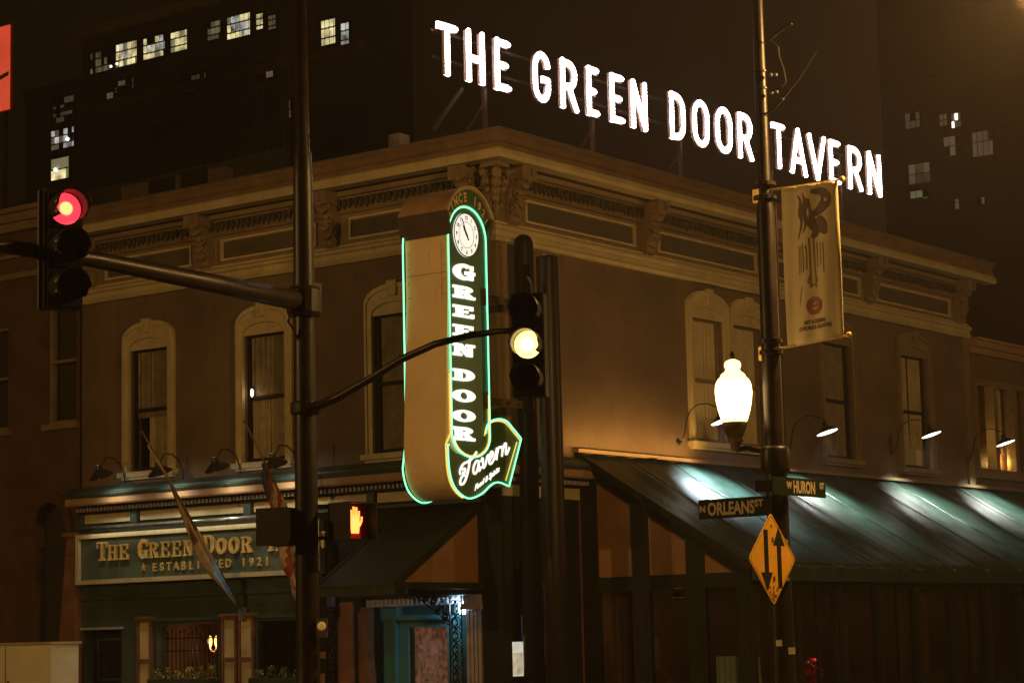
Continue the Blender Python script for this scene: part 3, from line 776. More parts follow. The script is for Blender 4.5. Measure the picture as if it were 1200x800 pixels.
for u in (-.449, CU+.05):
    ff = lambda a, b, d: (u+d, -a, b)
    m = MB(); m.prism([(.06, 2.64), (2.16, 2.64), (.06, 3.86)], -.015, .015, ff); m.build('end_panel', M['oxide'], ca, T=RL, world=True)
    m = MB(); m.bar((u+.03, -.05, 2.59), (u+.03, -2.34, 2.59), .06, .11); m.bar((u+.03, -.05, 3.93), (u+.03, -2.34, 2.585), .07, .10); m.bar((u+.03, -.05, 2.5), (u+.03, -.05, 3.93), .10, .07)
    m.build('end_frame', M['dgreen'], ca, T=RL, world=True)

# ============================================================ DINING PORCH (right street)
po = thing('dining_porch', 'glazed dining porch under a long sloping dark green awning', 'porch', (2.35, -3.5, 0))
PXE, PYF = 2.35, -3.5
bx = lambda m_, name, mat, **k: m_.build(name, mat, po, world=True, **k)
# end gable: slope line z(y) = 4.93 at y=0 -> 2.80 at y=-3.5
zr = lambda y: 4.93 + (y/3.5)*2.13*1.0
ff = lambda a, b, d: (PXE+d, a, b)
YP = [(-.34, -1.08), (-1.42, -2.20), (-2.56, -3.14)]
for a, b in YP:
    ta, tb_ = zr(a)-.30, zr(b)-.30
    pts = [(a, 2.72), (b, 2.72)] + ([(b, tb_)] if tb_ > 2.75 else []) + [(a, ta)]
    bx(MB().prism(pts, .04, .07, ff), 'gable_panel', M['oxide'])
m = MB()
m.prism([(0, 2.48), (-3.5, 2.48), (-3.5, 2.715), (0, 2.715)], 0, .12, ff)
for (a, b) in ((0, -.34), (-1.08, -1.42), (-2.20, -2.56)): m.prism([(a, 2.716), (b, 2.716), (b, zr(b)-.27), (a, zr(a)-.27)], 0, .12, ff)
m.prism([(0, zr(0)-.30), (-3.5, zr(-3.5)-.30), (-3.5, zr(-3.5)-.05), (0, zr(0)-.05)], .001, .121, ff)
bx(m, 'gable_frame', M['dgreen'])
for y0_, y1_ in ((0, -.34), (-1.08, -1.42), (-2.20, -2.56), (-3.2, -3.5)):
    m = MB(); m.box(PXE+.002, PXE+.12, y1_, y0_, 0, 2.479); m.box(PXE-.02, PXE+.001, y1_+.06, y0_-.06, .1, 2.4); bx(m, 'post', M['dgreen'])
for y0_, y1_ in ((-.341, -1.079), (-1.421, -2.199), (-2.561, -3.199)):
    bx(MB().box(PXE+.05, PXE+.06, y1_, y0_, .6, 2.478), 'pane', M['dglass'])
    m = MB(); m.box(PXE+.02, PXE+.10, y1_, y0_, 0, .6); bx(m, 'knee_panel', M['dgreen'])
# front wall
xs = [2.35]; x = 2.35
while x < 24: x += 1.52; xs.append(x)
bx(MB().box(PXE+.121, 25.0, PYF+.0, PYF+.12, 2.48, 2.76), 'front_beam', M['dgreen'])
for i, x in enumerate(xs[1:]):
    m = MB(); m.box(x-.12, x+.12, PYF+.002, PYF+.13, 0, 2.479); m.box(x-.07, x+.07, PYF-.02, PYF+.001, .1, 2.4); bx(m, 'post', M['dgreen'])
for i in range(len(xs)-1):
    a, b = xs[i]+.13, xs[i+1]-.125
    bx(MB().box(a, b, PYF+.05, PYF+.06, .6, 2.478), 'pane', M['dglass'])
    bx(MB().box(a, b, PYF+.02, PYF+.10, 0, .6), 'knee_panel', M['dgreen'])
    if i % 2 == 1: bx(MB().box((a+b)/2-.02, (a+b)/2+.02, PYF+.03, PYF+.09, .6, 2.478), 'glazing_bar', M['dgreen'])
m = MB(); m.box(2.5, 25, -3.4, -.01, .001, .02); bx(m, 'floor', M['wood'])
# awning sheet in widths, seams between
aw = thing('porch_awning', 'long dark green vinyl awning sloping down from the right street wall', 'awning', (2.2, -1.7, 2.7))
NU = 15; A0, A1 = 2.20, 25.0
for k in range(NU):
    a, b = A0+(A1-A0)*k/NU, A0+(A1-A0)*(k+1)/NU
    m = MB(); vs = []; nu, nw = 10, 18
    for i in range(nu+1):
        for j in range(nw+1):
            q = j/nw; u = a+.004+(b-a-.008)*i/nu
            w = .02+(3.62-.02)*q; z = 4.95+(2.80-4.95)*q
            z += -.055*math.sin(PI*i/nu)*math.sin(PI*min(1, q*1.05)) + .012*math.sin(u*9+q*4) + .010*math.sin(u*3.1+q*11)*math.sin(PI*q)
            vs.append((u, -w, z))
    n = len(vs); fs = []
    for i in range(nu):
        for j in range(nw):
            c = i*(nw+1)+j; fs.append([c, c+1, c+nw+2, c+nw+1])
    m.add(vs, fs)
    o = m.build('awning_width', M['awn'], aw, world=True, smooth=True, fixn=False)
    sm = o.modifiers.new('thick', 'SOLIDIFY'); sm.thickness = .012; sm.offset = -1
    m = MB(); m.bar((a, -.02, 4.958), (a, -3.62, 2.808), .02, .008); m.build('seam', M['awn'], aw, world=True)
m = MB(); m.box(A0, A1, -3.635, -3.615, 2.56, 2.79); m.build('valance', M['awn'], aw, world=True)
m = MB(); m.bar((2.2, -.04, 4.90), (2.2, -3.6, 2.76), .05, .12); m.build('rake_edge', M['dgreen'], aw, world=True)
m = MB(); m.box(5.9, 25, -.12, -.002, 4.955, 5.02); m.build('flashing', M['khaki'], aw, world=True)
m = MB(); m.box(2.15, 5.899, -.14, -.002, 4.955, 5.02); m.build('flashing', M['khaki'], aw, world=True)
# curtains and things behind the porch glass
for (y0_, y1_, z1_) in ((-2.62, -3.12, 1.30), ):
    m = MB(); n = 20
    P = [(PXE+.2+.03*math.sin(i*1.4), y0_+(y1_-y0_)*i/n) for i in range(n+1)]
    m.add([(p[0], p[1], .5) for p in P]+[(p[0], p[1], z1_) for p in P], [[i, i+1, n+2+i, n+1+i] for i in range(n)])
    bx(m, 'cafe_curtain', M['pcurt'], fixn=False)
m = MB(); n = 14
P = [(2.62+.30*i/n, PYF+.22+.02*math.sin(i*1.7)) for i in range(n+1)]
m.add([(p[0], p[1], .5) for p in P]+[(p[0]-.06*(1 if i > 9 else 0), p[1], 1.28) for i, p in enumerate(P)], [[i, i+1, n+2+i, n+1+i] for i in range(n)])
bx(m, 'cafe_curtain', M['pcurt'], fixn=False)
# hanging porch lights inside
for x, y, e_ in ((3.6, -1.2, 14.0), (8.5, -1.6, 8.0), (13.5, -1.6, 8.0), (18.5, -1.6, 8.0)):
    h = thing('pendant_light', 'dim warm pendant under the porch awning, %s' % {3.6: 'nearest the orange gable panels', 8.5: 'second along from the gable panels', 13.5: 'third along from the gable panels', 18.5: 'farthest from the gable panels'}[x], 'lamp', (x, y, 2.35), group='pendants inside the porch')
    MB().cyl((0, 0, .12), (0, 0, 1.4), .008, n=6).build('cord', M['black'], h)
    MB().lathe([(.03, .12), (.05, .08), (.13, 0)], n=12, close=False).build('shade', M['shade'], h)
    lamp('bulb', 'POINT', (0, 0, .0), h, e_, (1.0, .5, .16), shadow_soft_size=.05)
random.seed(9)
for i in range(len(xs)-1):
    a, b = xs[i]+.13, xs[i+1]-.125
    if i == 1: continue
    w_ = random.uniform(.3, .7); a_ = a+.03 if i % 2 == 0 else b-.03-w_
    m = MB(); n = 12; P = [(a_+w_*k/n, PYF+.22+.03*math.sin(k*1.7+i)) for k in range(n+1)]
    m.add([(p[0], p[1], .82) for p in P]+[(p[0], p[1], 2.47) for p in P], [[k, k+1, n+2+k, n+1+k] for k in range(n)])
    bx(m, 'drape', M['drape'], fixn=False)
m = MB(); n = 12; P = [(PXE+.22+.03*math.sin(k*1.7), -.45-.45*k/n) for k in range(n+1)]
m.add([(p[0], p[1], .2) for p in P]+[(p[0], p[1], 2.47) for p in P], [[k, k+1, n+2+k, n+1+k] for k in range(n)]); bx(m, 'drape', M['drape'], fixn=False)
# red baubles
rb = thing('bauble_cluster', 'cluster of shiny red baubles behind the porch glass near the banner pole', 'ornament', tuple(PY(952, 788, -3.25)))
m = MB(); random.seed(5)
for i in range(26):
    q = random.random()*2*PI; r_ = .24*random.random()**.5
    m.ball((r_*math.cos(q)*1.3, random.uniform(-.06, .06), .02+r_*math.sin(q)*.8), random.uniform(.04, .075), 10, 7)
m.build('bauble', M['red'], rb, smooth=True, kind='stuff')
lamp('glow', 'POINT', (.1, -.12, .35), rb, 2.5, (1, .5, .4), shadow_soft_size=.02)  # added fill light to brighten the baubles, no fixture of its own

# ============================================================ GOOSENECK LAMPS
def gooseneck(px, py, w, left, label, col, energy, group, tilt=.35, spot=True):
    if left: p = PX(px, py, -w); loc = (0, p.y, p.z)
    else: p = PY(px, py, -w); loc = (p.x, 0, p.z)
    t = thing('gooseneck_lamp', label, 'lamp', loc, LZ if left else 0, group)
    MB().lathe([(.05, 0), (.07, .02), (.07, .05), (.05, .07)], (0, -.03, -.35), 10, axis='y').build('wall_plate', M['shade'], t)
    pts = [(0, -.04, -.35), (0, -.10, -.33), (0, -.16, -.18), (0, -.20, .05), (0, -.30, .24), (0, -.48, .34), (0, -.68, .34), (0, -w+.06, .24), (0, -w, .14)]
    MB().tube(pts, .014, 6).build('arm', M['shade'], t, smooth=True)
    s = MB(); s.lathe([(.035, .20), (.055, .12), (.075, .10), (.235, -.02), (.24, -.035)], n=18, close=False)
    so = s.build('lamp_shade', M['shade'], t, smooth=True); so.location = (0, -w, 0); so.rotation_euler = (-tilt*.85, -.07 if not left else 0, 0)
    bo = MB().lathe([(.0, -.026), (.222, -.026)], n=16, close=False).build('reflector', M['e_shade'], t); bo.location = so.location; bo.rotation_euler = so.rotation_euler
    if spot:
        l = lamp('bulb', 'SPOT', (0, -w, -.03), t, energy, col, spot_size=math.radians(104 if not left else 120), spot_blend=1.0, shadow_soft_size=.07)
        aim(l, (0, .45 if left else .06, -1))
    return t
GR = 'gooseneck lamps over the porch awning'
gooseneck(846, 492, 1.0, False, 'gooseneck lamp above the awning, half hidden by the glowing street lamp globe', (.78, .92, 1.0), 2900, GR)
gooseneck(969, 505, 1.0, False, 'gooseneck lamp above the awning just beside the banner pole', (.95, 1.0, .9), 1900, GR)
gooseneck(1091, 508, 1.0, False, 'gooseneck lamp in front of the single arched window with lit lower sash', (.95, 1.0, .88), 1900, GR)
gooseneck(1178, 518, 1.0, False, 'gooseneck lamp in front of the neighbouring bay window', (.95, 1.0, .88), 1900, GR)
GL = 'gooseneck lamps over the shop board'
gooseneck(118, 556, .80, True, 'gooseneck lamp over the end of the shop board above THE', (1.0, .92, .68), 82, GL, -.5)
gooseneck(187, 552, .80, True, 'gooseneck lamp over the shop board in front of the last arched window', (1.0, .92, .68), 82, GL, -.5)
gooseneck(254, 547, .80, True, 'gooseneck lamp over the shop board between the two arched windows', (1.0, .92, .68), 82, GL, -.5)
gooseneck(322, 543, .80, True, 'gooseneck lamp over the shop board below the window by the signal pole', (1.0, .92, .68), 82, GL, -.5)
# added flood light on the awning ridge, made up for the warm wall glow
fl = thing('added_flood_light', 'added small flood light on the awning ridge washing the blank wall', 'lamp', (4.0, -.42, 4.86))
m = MB(); m.bar((-.12, -.05, .02), (.12, -.05, .02), .10, .07); m.build('housing', M['shade'], fl)
l = lamp('bulb', 'AREA', (0, 0, .07), fl, 38, (1.0, .54, .14), shape='RECTANGLE', size=4.2, size_y=.06)
aim(l, (0, .62, 1)); l.data.spread = math.radians(150)

# ============================================================ SHOP BOARD
bs = thing('shop_board', 'long green shop board with gilded raised letters and cream frame', 'sign', (0, 7.2, 3.42), LZ)
A_, B_ = -3.26, 3.22; hb = .49
MB().fb(A_+.05, B_-.05, -hb+.05, hb-.05, .06, .13).build('panel', M['board'], bs)
m = MB(); ringbox(m, A_, B_, -hb, hb, .085, .06, .21); m.build('frame', M['cream'], bs)
def bu(px, py=650): return -PX(px, py, -.15).y + 7.2
for word, pxa, pxb in (('THE', 114, 153), ('GREEN', 162, 229), ('DOOR', 239, 298), ('TAVERN', 312, 384)):
    ua, ub = bu(pxa), bu(pxb); pit = (ub-ua)/len(word)
    for i, ch in enumerate(word):
        big = i == 0
        m = MB(); put_glyph(m, slab(ch, .22, .10), ua+pit*i+.01, -.04, pit*(.84 if not big else .92), .30 if not big else .37, .131, .18, FW)
        m.build('letter', M['gold'], bs)
x2 = bu(168, 668)
m = MB(); m.prism([(x2+.075*(1 if k % 2 == 0 else .42)*math.cos(PI/2+k*PI/5), -.21+.085*(1 if k % 2 == 0 else .42)*math.sin(PI/2+k*PI/5)) for k in range(10)], .131, .155, FW); m.build('star', M['gold'], bs)
w2 = 'ESTABLISHED 1921'; x2 = bu(181, 668); pit = (bu(322, 660)-x2)/len(w2)
for ch in w2:
    if ch != ' ':
        m = MB(); text_mb(m, ch, .215, lambda a, b, c: (x2+a, -(.145+c), -.29+b), d=.014, bold=.006); m.build('letter', M['gold'], bs)
    x2 += pit
# light bar above the board
lb = thing('light_bar', 'grey metal light trough running above the shop board', 'lamp', (0, 7.7, 4.0), LZ)
m = MB(); m.tube([(-2.1, -.34, 0), (2.6, -.34, 0)], .045, 10); m.build('trough', M['steel'], lb, smooth=True)
m = MB()
for x in (-2.0, .2, 2.4): m.bar((x, -.02, .03), (x, -.34, .0), .02)
m.build('bracket', M['steel'], lb)
l = lamp('tube', 'AREA', (.2, -.36, -.055), lb, 5, (1.0, .93, .66), shape='RECTANGLE', size=5.0, size_y=.05); aim(l, (0, .45, -1))

# window boxes
for (a, b, lab) in ((-8.35, -6.70, 'window box of pale geraniums below the shop window with candle bulbs'), (-5.70, -4.54, 'window box of pale geraniums below the shop window by the signal pole')):
    c = (a+b)/2
    wb = thing('window_box', lab, 'planter', (0, -c, 1.10), LZ, 'window boxes under the shop windows')
    h = (b-a)/2
    m = MB(); m.fb(-h, h, -.25, -.02, .04, .26); ringbox(m, -h, h, -.25, -.02, .03, .261, .28); m.build('trough', M['green'], wb)
    random.seed(int(-a*10)); m = MB(); p_ = MB()
    nb = int((b-a)/.26)
    for k in range(nb):
        cx = -h+.14+k*(2*h-.2)/max(1, nb-1); hh = random.uniform(.16, .27)
        for i in range(110):
            q = random.random()*2*PI; f_ = random.random()**.6; z = -.03+random.random()*hh
            R_ = .13*f_*(1-.5*max(0, z)/hh)
            x, y = cx+R_*math.cos(q), -.15+R_*math.sin(q)*.8
            s_ = random.uniform(.014, .028); n1 = Vector((random.uniform(-1, 1), random.uniform(-1, 1), random.uniform(-.6, 1))).normalized(); n2 = n1.cross(Vector((.3, .5, .8))).normalized()
            c_ = Vector((x, y, z)); tgt = p_ if random.random() < .25 and z > hh*.4 else m
            tgt.add([c_-n1*s_, c_-n2*s_*.6, c_+n1*s_, c_+n2*s_*.6], [[0, 1, 2, 3]])
    m.build('foliage', M['leaf'], wb, kind='stuff', fixn=False); p_.build('blossom', M['petal'], wb, kind='stuff', fixn=False)
# candle bulbs inside
cl = thing('wall_sconce', 'pair of orange candle bulbs glowing inside the shop window', 'lamp', tuple(PX(250, 754, .55)), LZ)
for s_ in (-1, 1):
    MB().ball((s_*.085, 0, .05), .042, 10, 8, (1, 1, 2.6)).build('candle_bulb', M['e_candle'], cl, smooth=True)
m = MB(); m.tube([(-.085, 0, -.06), (-.06, 0, -.12), (0, 0, -.14), (.06, 0, -.12), (.085, 0, -.06)], .012, 6); m.bar((0, 0, -.14), (0, 0, -.35), .02); m.build('arm', M['gold'], cl)
lamp('glow', 'POINT', (0, -.12, -.1), cl, 7.0, (1, .6, .3), shadow_soft_size=.05)
wsc = thing('window_bright_spot', 'tiny bright spot shining at the edge of the arched window by the signal pole', 'lamp', tuple(PX(294, 460, .0)+Vector((0.0, 0, 0))), LZ)
MB().ball((0, .03, 0), .035, 8, 6, (1, .6, 2.2)).build('bulb', M['e_shade'], wsc, smooth=True)  # small glowing ball on a holder at the window edge
MB().bar((0, .06, .12), (0, .06, -.12), .03).build('holder', M['black'], wsc)
lamp('glow', 'POINT', (.06, -.05, 0), wsc, .6, (1, .6, .25), shadow_soft_size=.04)

# ============================================================ ROOFTOP SIGN
ang = math.radians(-2.5)
SX, SY = .65, 1.80
def PS(px, py):
    n = Vector((-math.sin(ang), math.cos(ang), 0)); r = ray(px, py)
    return CP + r*((Vector((SX, SY, 0))-CP).dot(n)/r.dot(n))
def sloc(px, py):
    p = PS(px, py); return ((p.x-SX)*math.cos(ang)+(p.y-SY)*math.sin(ang), p.z)
rs = thing('rooftop_sign', 'large white-bulb rooftop sign reading THE GREEN DOOR TAVERN', 'sign', (SX, SY, 10.05), ang)
LET = [('T', 509, 534), ('H', 543, 566), ('E', 576, 596), ('G', 621, 643), ('R', 653, 675), ('E', 684, 701), ('E', 711, 729), ('N', 736, 756),
       ('D', 781, 801), ('O', 808, 829), ('O', 835, 856), ('R', 861, 880), ('T', 902, 918), ('A', 923, 942), ('V', 944, 965), ('E', 968, 983), ('R', 990, 1008), ('N', 1013, 1030)]
for ch, xa, xb in LET:
    xm = (xa+xb)/2
    yt = 18+(xm-508)*.3045; yb = 91+(xm-523)*.2795
    s0, zt = sloc(xa, yt); s1, _ = sloc(xb, yt); zb = sloc(xm, yb)[1]
    s0 += .05; s1 -= .03; zt -= 10.05+.05; zb -= 10.05-.04; h = zt-zb; w = s1-s0
    tr = lambda q: (s0+q[0]*w, zb+q[1]*h)
    m = MB(); b_ = MB(); ed = MB()
    for i, P in enumerate(GOTH[ch]):
        Q = [tr(q) for q in P]; closed = ch == 'O'
        if closed: Q = Q[:-1]
        m.stroke(Q, .150, -.03, -.02+i*.001, FW, closed=closed)  # channel backing made wide and pinkish to stand in for the bulbs' halo
        R = Q + ([Q[0]] if closed else [])
        # swept channel walls at both edges of the stroke
        for s_ in (-1, 1):
            E_ = []
            for j in range(len(R)):
                pa_, pb2 = R[max(j-1, 0)], R[min(j+1, len(R)-1)]; dx, dy = pb2[0]-pa_[0], pb2[1]-pa_[1]; q_ = math.hypot(dx, dy) or 1
                E_.append((R[j][0]-s_*dy/q_*.075, R[j][1]+s_*dx/q_*.075))
            ed.stroke(E_, .006, -.02, .035+.0005*i, FW)
        L_ = 0; nxt = .03
        for j in range(len(R)-1):
            ax, ay = R[j]; bx_, by = R[j+1]; sl = math.hypot(bx_-ax, by-ay)
            if sl < 1e-6: continue
            tx, ty = (bx_-ax)/sl, (by-ay)/sl
            while nxt <= L_+sl:
                t_ = nxt-L_
                b_.ball((ax+tx*t_, -.035+random.uniform(-.003, .003), ay+ty*t_), .046, 8, 5)
                nxt += .078
            L_ += sl
    lo = m.build('letter', M['chan'], rs)
    ed.build('channel_edge', M['chan'], lo, fixn=False)
    b_.build('bulbs', M['e_letter'], lo, kind='stuff', fixn=False)
fr = MB()
for z in (sloc(523, 60)[1]-10.05-.15, sloc(523, 60)[1]-10.05+.35):
    fr.bar((.0, .08, z), (16.2, .08, z-.16), .05)
fr.build('rail', M['roof'], rs)
zt = sloc(573, 60)[1]-10.05
for px in (573, 698, 800, 905, 985):
    s = sloc(px, 130)[0]
    m = MB(); m.bar((s, .10, 0), (s, .10, zt), .07); m.build('post', M['dbrown'], rs)
    m = MB(); m.bar((s, .10, 1.6), (s, 1.6, .05), .05); m.build('brace', M['dbrown'], rs)
m = MB(); a = sloc(546, 103); b = sloc(512, 152); m.bar((a[0], .1, a[1]-10.05), (b[0], .1, b[1]-10.05), .06); m.build('brace', M['dbrown'], rs)
# roof furniture: insulators and low curb
rc = thing('roof_curb', 'low dark curb wall with a small junction box on the tavern roof', 'roof curb', (.9, 1.2, 10.05))
m = MB(); m.box(0, 17, 0, .15, 0, .42); m.build('curb', M['roof'], rc)
m = MB(); m.box(-.8, -.5, 1.0, 1.25, 0, .75); m.build('junction_box', M['steel'], rc)
m = MB(); m.tube([(-.65, .9, .4), (-.5, .7, .25), (0, .4, .5), (.8, .2, .43)], .015, 5); m.build('conduit', M['roof'], rc)
for i, (px, py) in enumerate(((527, 139), (534, 142), (512, 146))):
    p = PX(px, py, .6)
    pass

# ============================================================ BLADE SIGN
YB = -.50; TH = .88
blade = thing('blade_sign', 'tall projecting neon sign reading GREEN DOOR with clock and Tavern banner', 'sign', (-1.4, 0, 4.0))
fy = lambda px, py: (lambda p: (p.x, p.z))(PY(px, py, YB))
FB = lambda a, b, d: (a, YB-d, b)
bb = lambda m_, name, mat, par=None, **k: m_.build(name, mat, par or blade, world=True, **k)
# body outline (pixel outline of the front face, on its own plane)
def catmull(P, n=5, closed=True):
    out = []; k = len(P)
    for i in range(k if closed else k-1):
        p0, p1, p2, p3 = P[(i-1) % k] if closed or i > 0 else P[0], P[i], P[(i+1) % k], P[(i+2) % k] if closed or i+2 < k else P[-1]
        for j in range(n):
            t = j/n
            out.append(tuple(.5*((2*p1[a])+(-p0[a]+p2[a])*t+(2*p0[a]-5*p1[a]+4*p2[a]-p3[a])*t*t+(-p0[a]+3*p1[a]-3*p2[a]+p3[a])*t**3) for a in (0, 1)))
    if not closed: out.append(P[-1])
    return out
x0b, z_sp = fy(523, 275); x1b, _ = fy(568, 275)
xc = (x0b+x1b)/2; rb_ = (x1b-x0b)/2
zbc = fy(545, 535)[1]+rb_*.70
cap = [(x1b, z_sp+.22)] + arc(xc, z_sp, rb_+.10, rb_*1.05+.24, 28, 152, 12) + [(x0b, z_sp+.22)]
# body silhouette: capsule top, banner bottom
lowL = catmull([fy(522, 520), fy(524, 551), fy(531, 572), fy(546, 584), fy(562, 579), fy(574, 568), fy(583, 565), fy(595, 570)], 4, False)
tip = fy(595, 570); tr_ = fy(609, 514)
upR = catmull([tr_, fy(600, 503), fy(591, 493), fy(580, 491), fy(570, 496), fy(567, 508)], 4, False)
body = cap + [(x0b, z_sp-1.0)] + lowL + upR + [(x1b, z_sp-1.0)]
m = MB(); m.prism(body, 0.0, -TH, FB); bb(m, 'body', M['tan'])
# dark faces
capf = arc(xc, z_sp, rb_-.03, (rb_-.03)*1.05, 0, 180, 14) + arc(xc, zbc, rb_-.03, (rb_-.03)*.72, 180, 360, 14)
m = MB(); m.prism(capf, .004, .012, FB); bb(m, 'name_panel', M['sface'])
def inset(P, d):
    cx = sum(p[0] for p in P)/len(P); cz = sum(p[1] for p in P)/len(P)
    return [(p[0]+(cx-p[0])*d, p[1]+(cz-p[1])*d) for p in P]
lower = [fy(524, 522)] + lowL + upR + [fy(566, 512), fy(560, 526), fy(546, 534), fy(532, 530)]
m = MB(); m.prism(inset(lower, .03), .002, .008, FB); bb(m, 'tavern_panel', M['oface'])
# neon
def neon(P2, name, mat, w=.03, r=.017, closed=False):
    m = MB(); m.tube([(a, YB-w, b) for a, b in P2], r, 6, closed=closed); return bb(m, name, M[mat], smooth=True)
NI = .012
np_ = arc(xc, z_sp, rb_-NI, (rb_-NI)*1.05, 0, 180, 16) + [(x0b+NI, z_sp-1.5)] + [(x0b+NI, zbc+.2)] + arc(xc, zbc, rb_-NI, (rb_-NI)*.72, 180, 360, 16) + [(x1b-NI, zbc+.5), (x1b-NI, z_sp-1.5)]
neon(np_, 'neon_tube', 'e_neon', .03, .015, True)
nb_ = [fy(524, 521)] + inset(lowL, .015) + inset(upR, .015)
neon(nb_, 'neon_tube', 'e_neon', .04, .015)
ny = arc(xc, zbc-.01, rb_-.05, (rb_-.05)*.72, 190, 360, 12) + [(x1b-.05, zbc+.7)]
neon(ny, 'neon_tube', 'e_neony', .035, .013)
neon([(x0b-.012, z_sp-2.3), (x0b-.012, zbc)] + [(p[0]-.02, p[1]-.01) for p in lowL[:12]], 'neon_tube', 'e_neony', .02, .014)
neon([(p[0]-.02, p[1]-.035) for p in upR], 'neon_tube', 'e_neony', .03, .012)
neon([fy(604, 518), fy(591, 563)], 'neon_tube', 'e_neony', .03, .011)
# rear face neon seen past the body
m = MB(); yb = YB+TH+.02
pts = [(x0b-.03, yb, z_sp+.05), (x0b-.045, yb, z_sp-.1), (x0b-.045, yb, z_sp-1.6), (x0b-.06, yb-.01, z_sp-1.65), (x0b-.045, yb, z_sp-1.7), (x0b-.045, yb, zbc+.1), (x0b-.06, yb, zbc+.05), (x0b-.045, yb, zbc)]
pts += [(p[0]-.03, yb, p[1]-.02) for p in lowL[3:22]]
m.tube(pts, .015, 6); bb(m, 'neon_tube', M['e_neon'], smooth=True)
# panel joints and rivets on the tan side
m = MB()
for z in (z_sp-.62, z_sp-1.25, z_sp-2.35, zbc-.02): m.box(x0b-.004, x0b-.001, YB+.02, YB+TH-.02, z, z+.012)
m.box(x0b-.004, x0b-.001, YB+.10, YB+.107, zbc-.3, z_sp-.1)
bb(m, 'panel_joint', M['hood'])
m = MB()
z = z_sp-.25
while z > zbc-.3:
    for y in (YB+.05, YB+TH-.06): m.ball((x0b-.003, y, z), .014, 5, 3)
    z -= .24
bb(m, 'rivets', M['hood'], kind='stuff')
m = MB(); random.seed(21)
for i in range(30):
    y = random.uniform(YB+.08, YB+TH-.08); z = random.uniform(zbc-.2, z_sp-.2); l_ = random.uniform(.03, .22); w_ = random.uniform(.003, .010)
    m.prism([(y-w_, z), (y+w_, z), (y+w_*.2, z-l_)], 0, .0015+.00003*i, lambda a, b, d: (x0b-.001-d, a, b))
bb(m, 'rust_streak', M['streak'], kind='stuff')
# letters GREEN DOOR
rows = [('G', 306, 331), ('R', 332, 353), ('E', 355, 375), ('E', 378, 397), ('N', 400, 420), ('D', 430, 449), ('O', 454, 473), ('O', 478, 496), ('R', 498, 518)]
for ch, ya, yb_ in rows:
    xa, za = fy(529.2, ya); xb, zb = fy(554.8, yb_)
    za2 = fy(540, ya+13.5*(700-ya)/2045+.9)[1]; zb2 = fy(540, yb_-13.5*(700-yb_)/2045-.9)[1]
    m = MB(); put_glyph(m, slab(ch, .31, .22), xa, zb2, xb-xa, za2-zb2, .013, .045, FB); bb(m, 'letter', M['e_white'])
# clock
cx_, cz_ = xc-.02, fy(541.5, 275)[1]; R_ = .375
cf = lambda a, b, d: (cx_+a*.86*1.05, YB-d, cz_+b)
m = MB(); m.prism(arc(0, 0, R_, R_, 0, 350, 35), .013, .03, cf); dial = bb(m, 'clock_dial', M['e_dial'])
m = MB()
m.strip(arc(0, 0, R_, R_, 0, 354, 59), arc(0, 0, R_-.018, R_-.018, 0, 354, 59), .0305, .037, cf, closed=True)
m.strip(arc(0, 0, R_*.60, R_*.60, 0, 354, 59), arc(0, 0, R_*.58, R_*.58, 0, 354, 59), .0305, .033, cf, closed=True)
for k in range(12):
    q = PI/2-k*PI/6
    text_mb(m, str(k if k else 12), .088, lambda a, b, c, q=q: cf(a+R_*.78*math.cos(q), b-.031+R_*.78*math.sin(q), .034+c), d=.001, bold=.003)
m.build('numerals', M['black'], dial, world=True)
for q, L_, w in ((math.radians(125), .19, .032), (math.radians(116), .30, .016)):
    m = MB(); m.stroke([(-.10*math.cos(q), -.10*math.sin(q)), (0, 0), (L_*.6*math.cos(q), L_*.6*math.sin(q)), (L_*math.cos(q), L_*math.sin(q))], .02, .036, .042, cf, ws=[w*.6, w*1.5, w*1.3, .004])
    m.build('clock_hand', M['black'], dial, world=True)
# hood
hz = z_sp+.02; Ro = rb_+.17; Rv = rb_*1.05+.30
m = MB(); m.strip(arc(xc, hz, Ro, Rv, 26, 154, 24), arc(xc, hz, Ro-.05, Rv-.05, 26, 154, 24), .10, -TH-.08, FB); bb(m, 'hood', M['hood'])
m = MB(); m.strip(arc(xc, hz, Ro+.01, Rv+.01, 26, 154, 24), arc(xc, hz, Ro-.025, Rv-.025, 26, 154, 24), .13, .101, FB); bb(m, 'hood_rim', M['cream'])
m = MB(); m.strip(arc(xc, hz, Ro-.051, Rv-.051, 26, 154, 24), arc(xc, hz, rb_+.003, rb_*1.05+.003, 26, 154, 24), .05, .03, FB); bb(m, 'hood_face', M['sface'])
m = MB(); txt = 'SINCE 1921'
for i, ch in enumerate(txt):
    q = math.radians(150-i*120/(len(txt)-1))
    def fn(a, b, c, q=q):
        an = q-a/(rb_+.12); k_ = b/.115
        return (xc+((rb_+.012)+.09*k_)*math.cos(an), YB-.055-c, hz+((rb_*1.05+.05)+.16*k_)*math.sin(an))
    if ch != ' ': m = MB(); text_mb(m, ch, .16, fn, d=.004, bold=.006); bb(m, 'hood_letter', M['gold'])
m = MB(); zl = hz+Rv*math.sin(math.radians(26)); xl = xc-Ro*math.cos(math.radians(26))
m.prism([(xl-.02, zl), (xl+.05, zl+.02), (x0b+.01, z_sp+.02), (x0b-.02, z_sp+.0)], .10, -TH-.08, FB); bb(m, 'hood_ledge', M['dbrown'])
m = MB(); m.prism([(xc*2-xl+.02, zl), (xc*2-xl-.05, zl+.02), (x1b-.01, z_sp+.02), (x1b+.02, z_sp+.0)], .10, -TH-.08, FB); bb(m, 'hood_ledge', M['dbrown'])
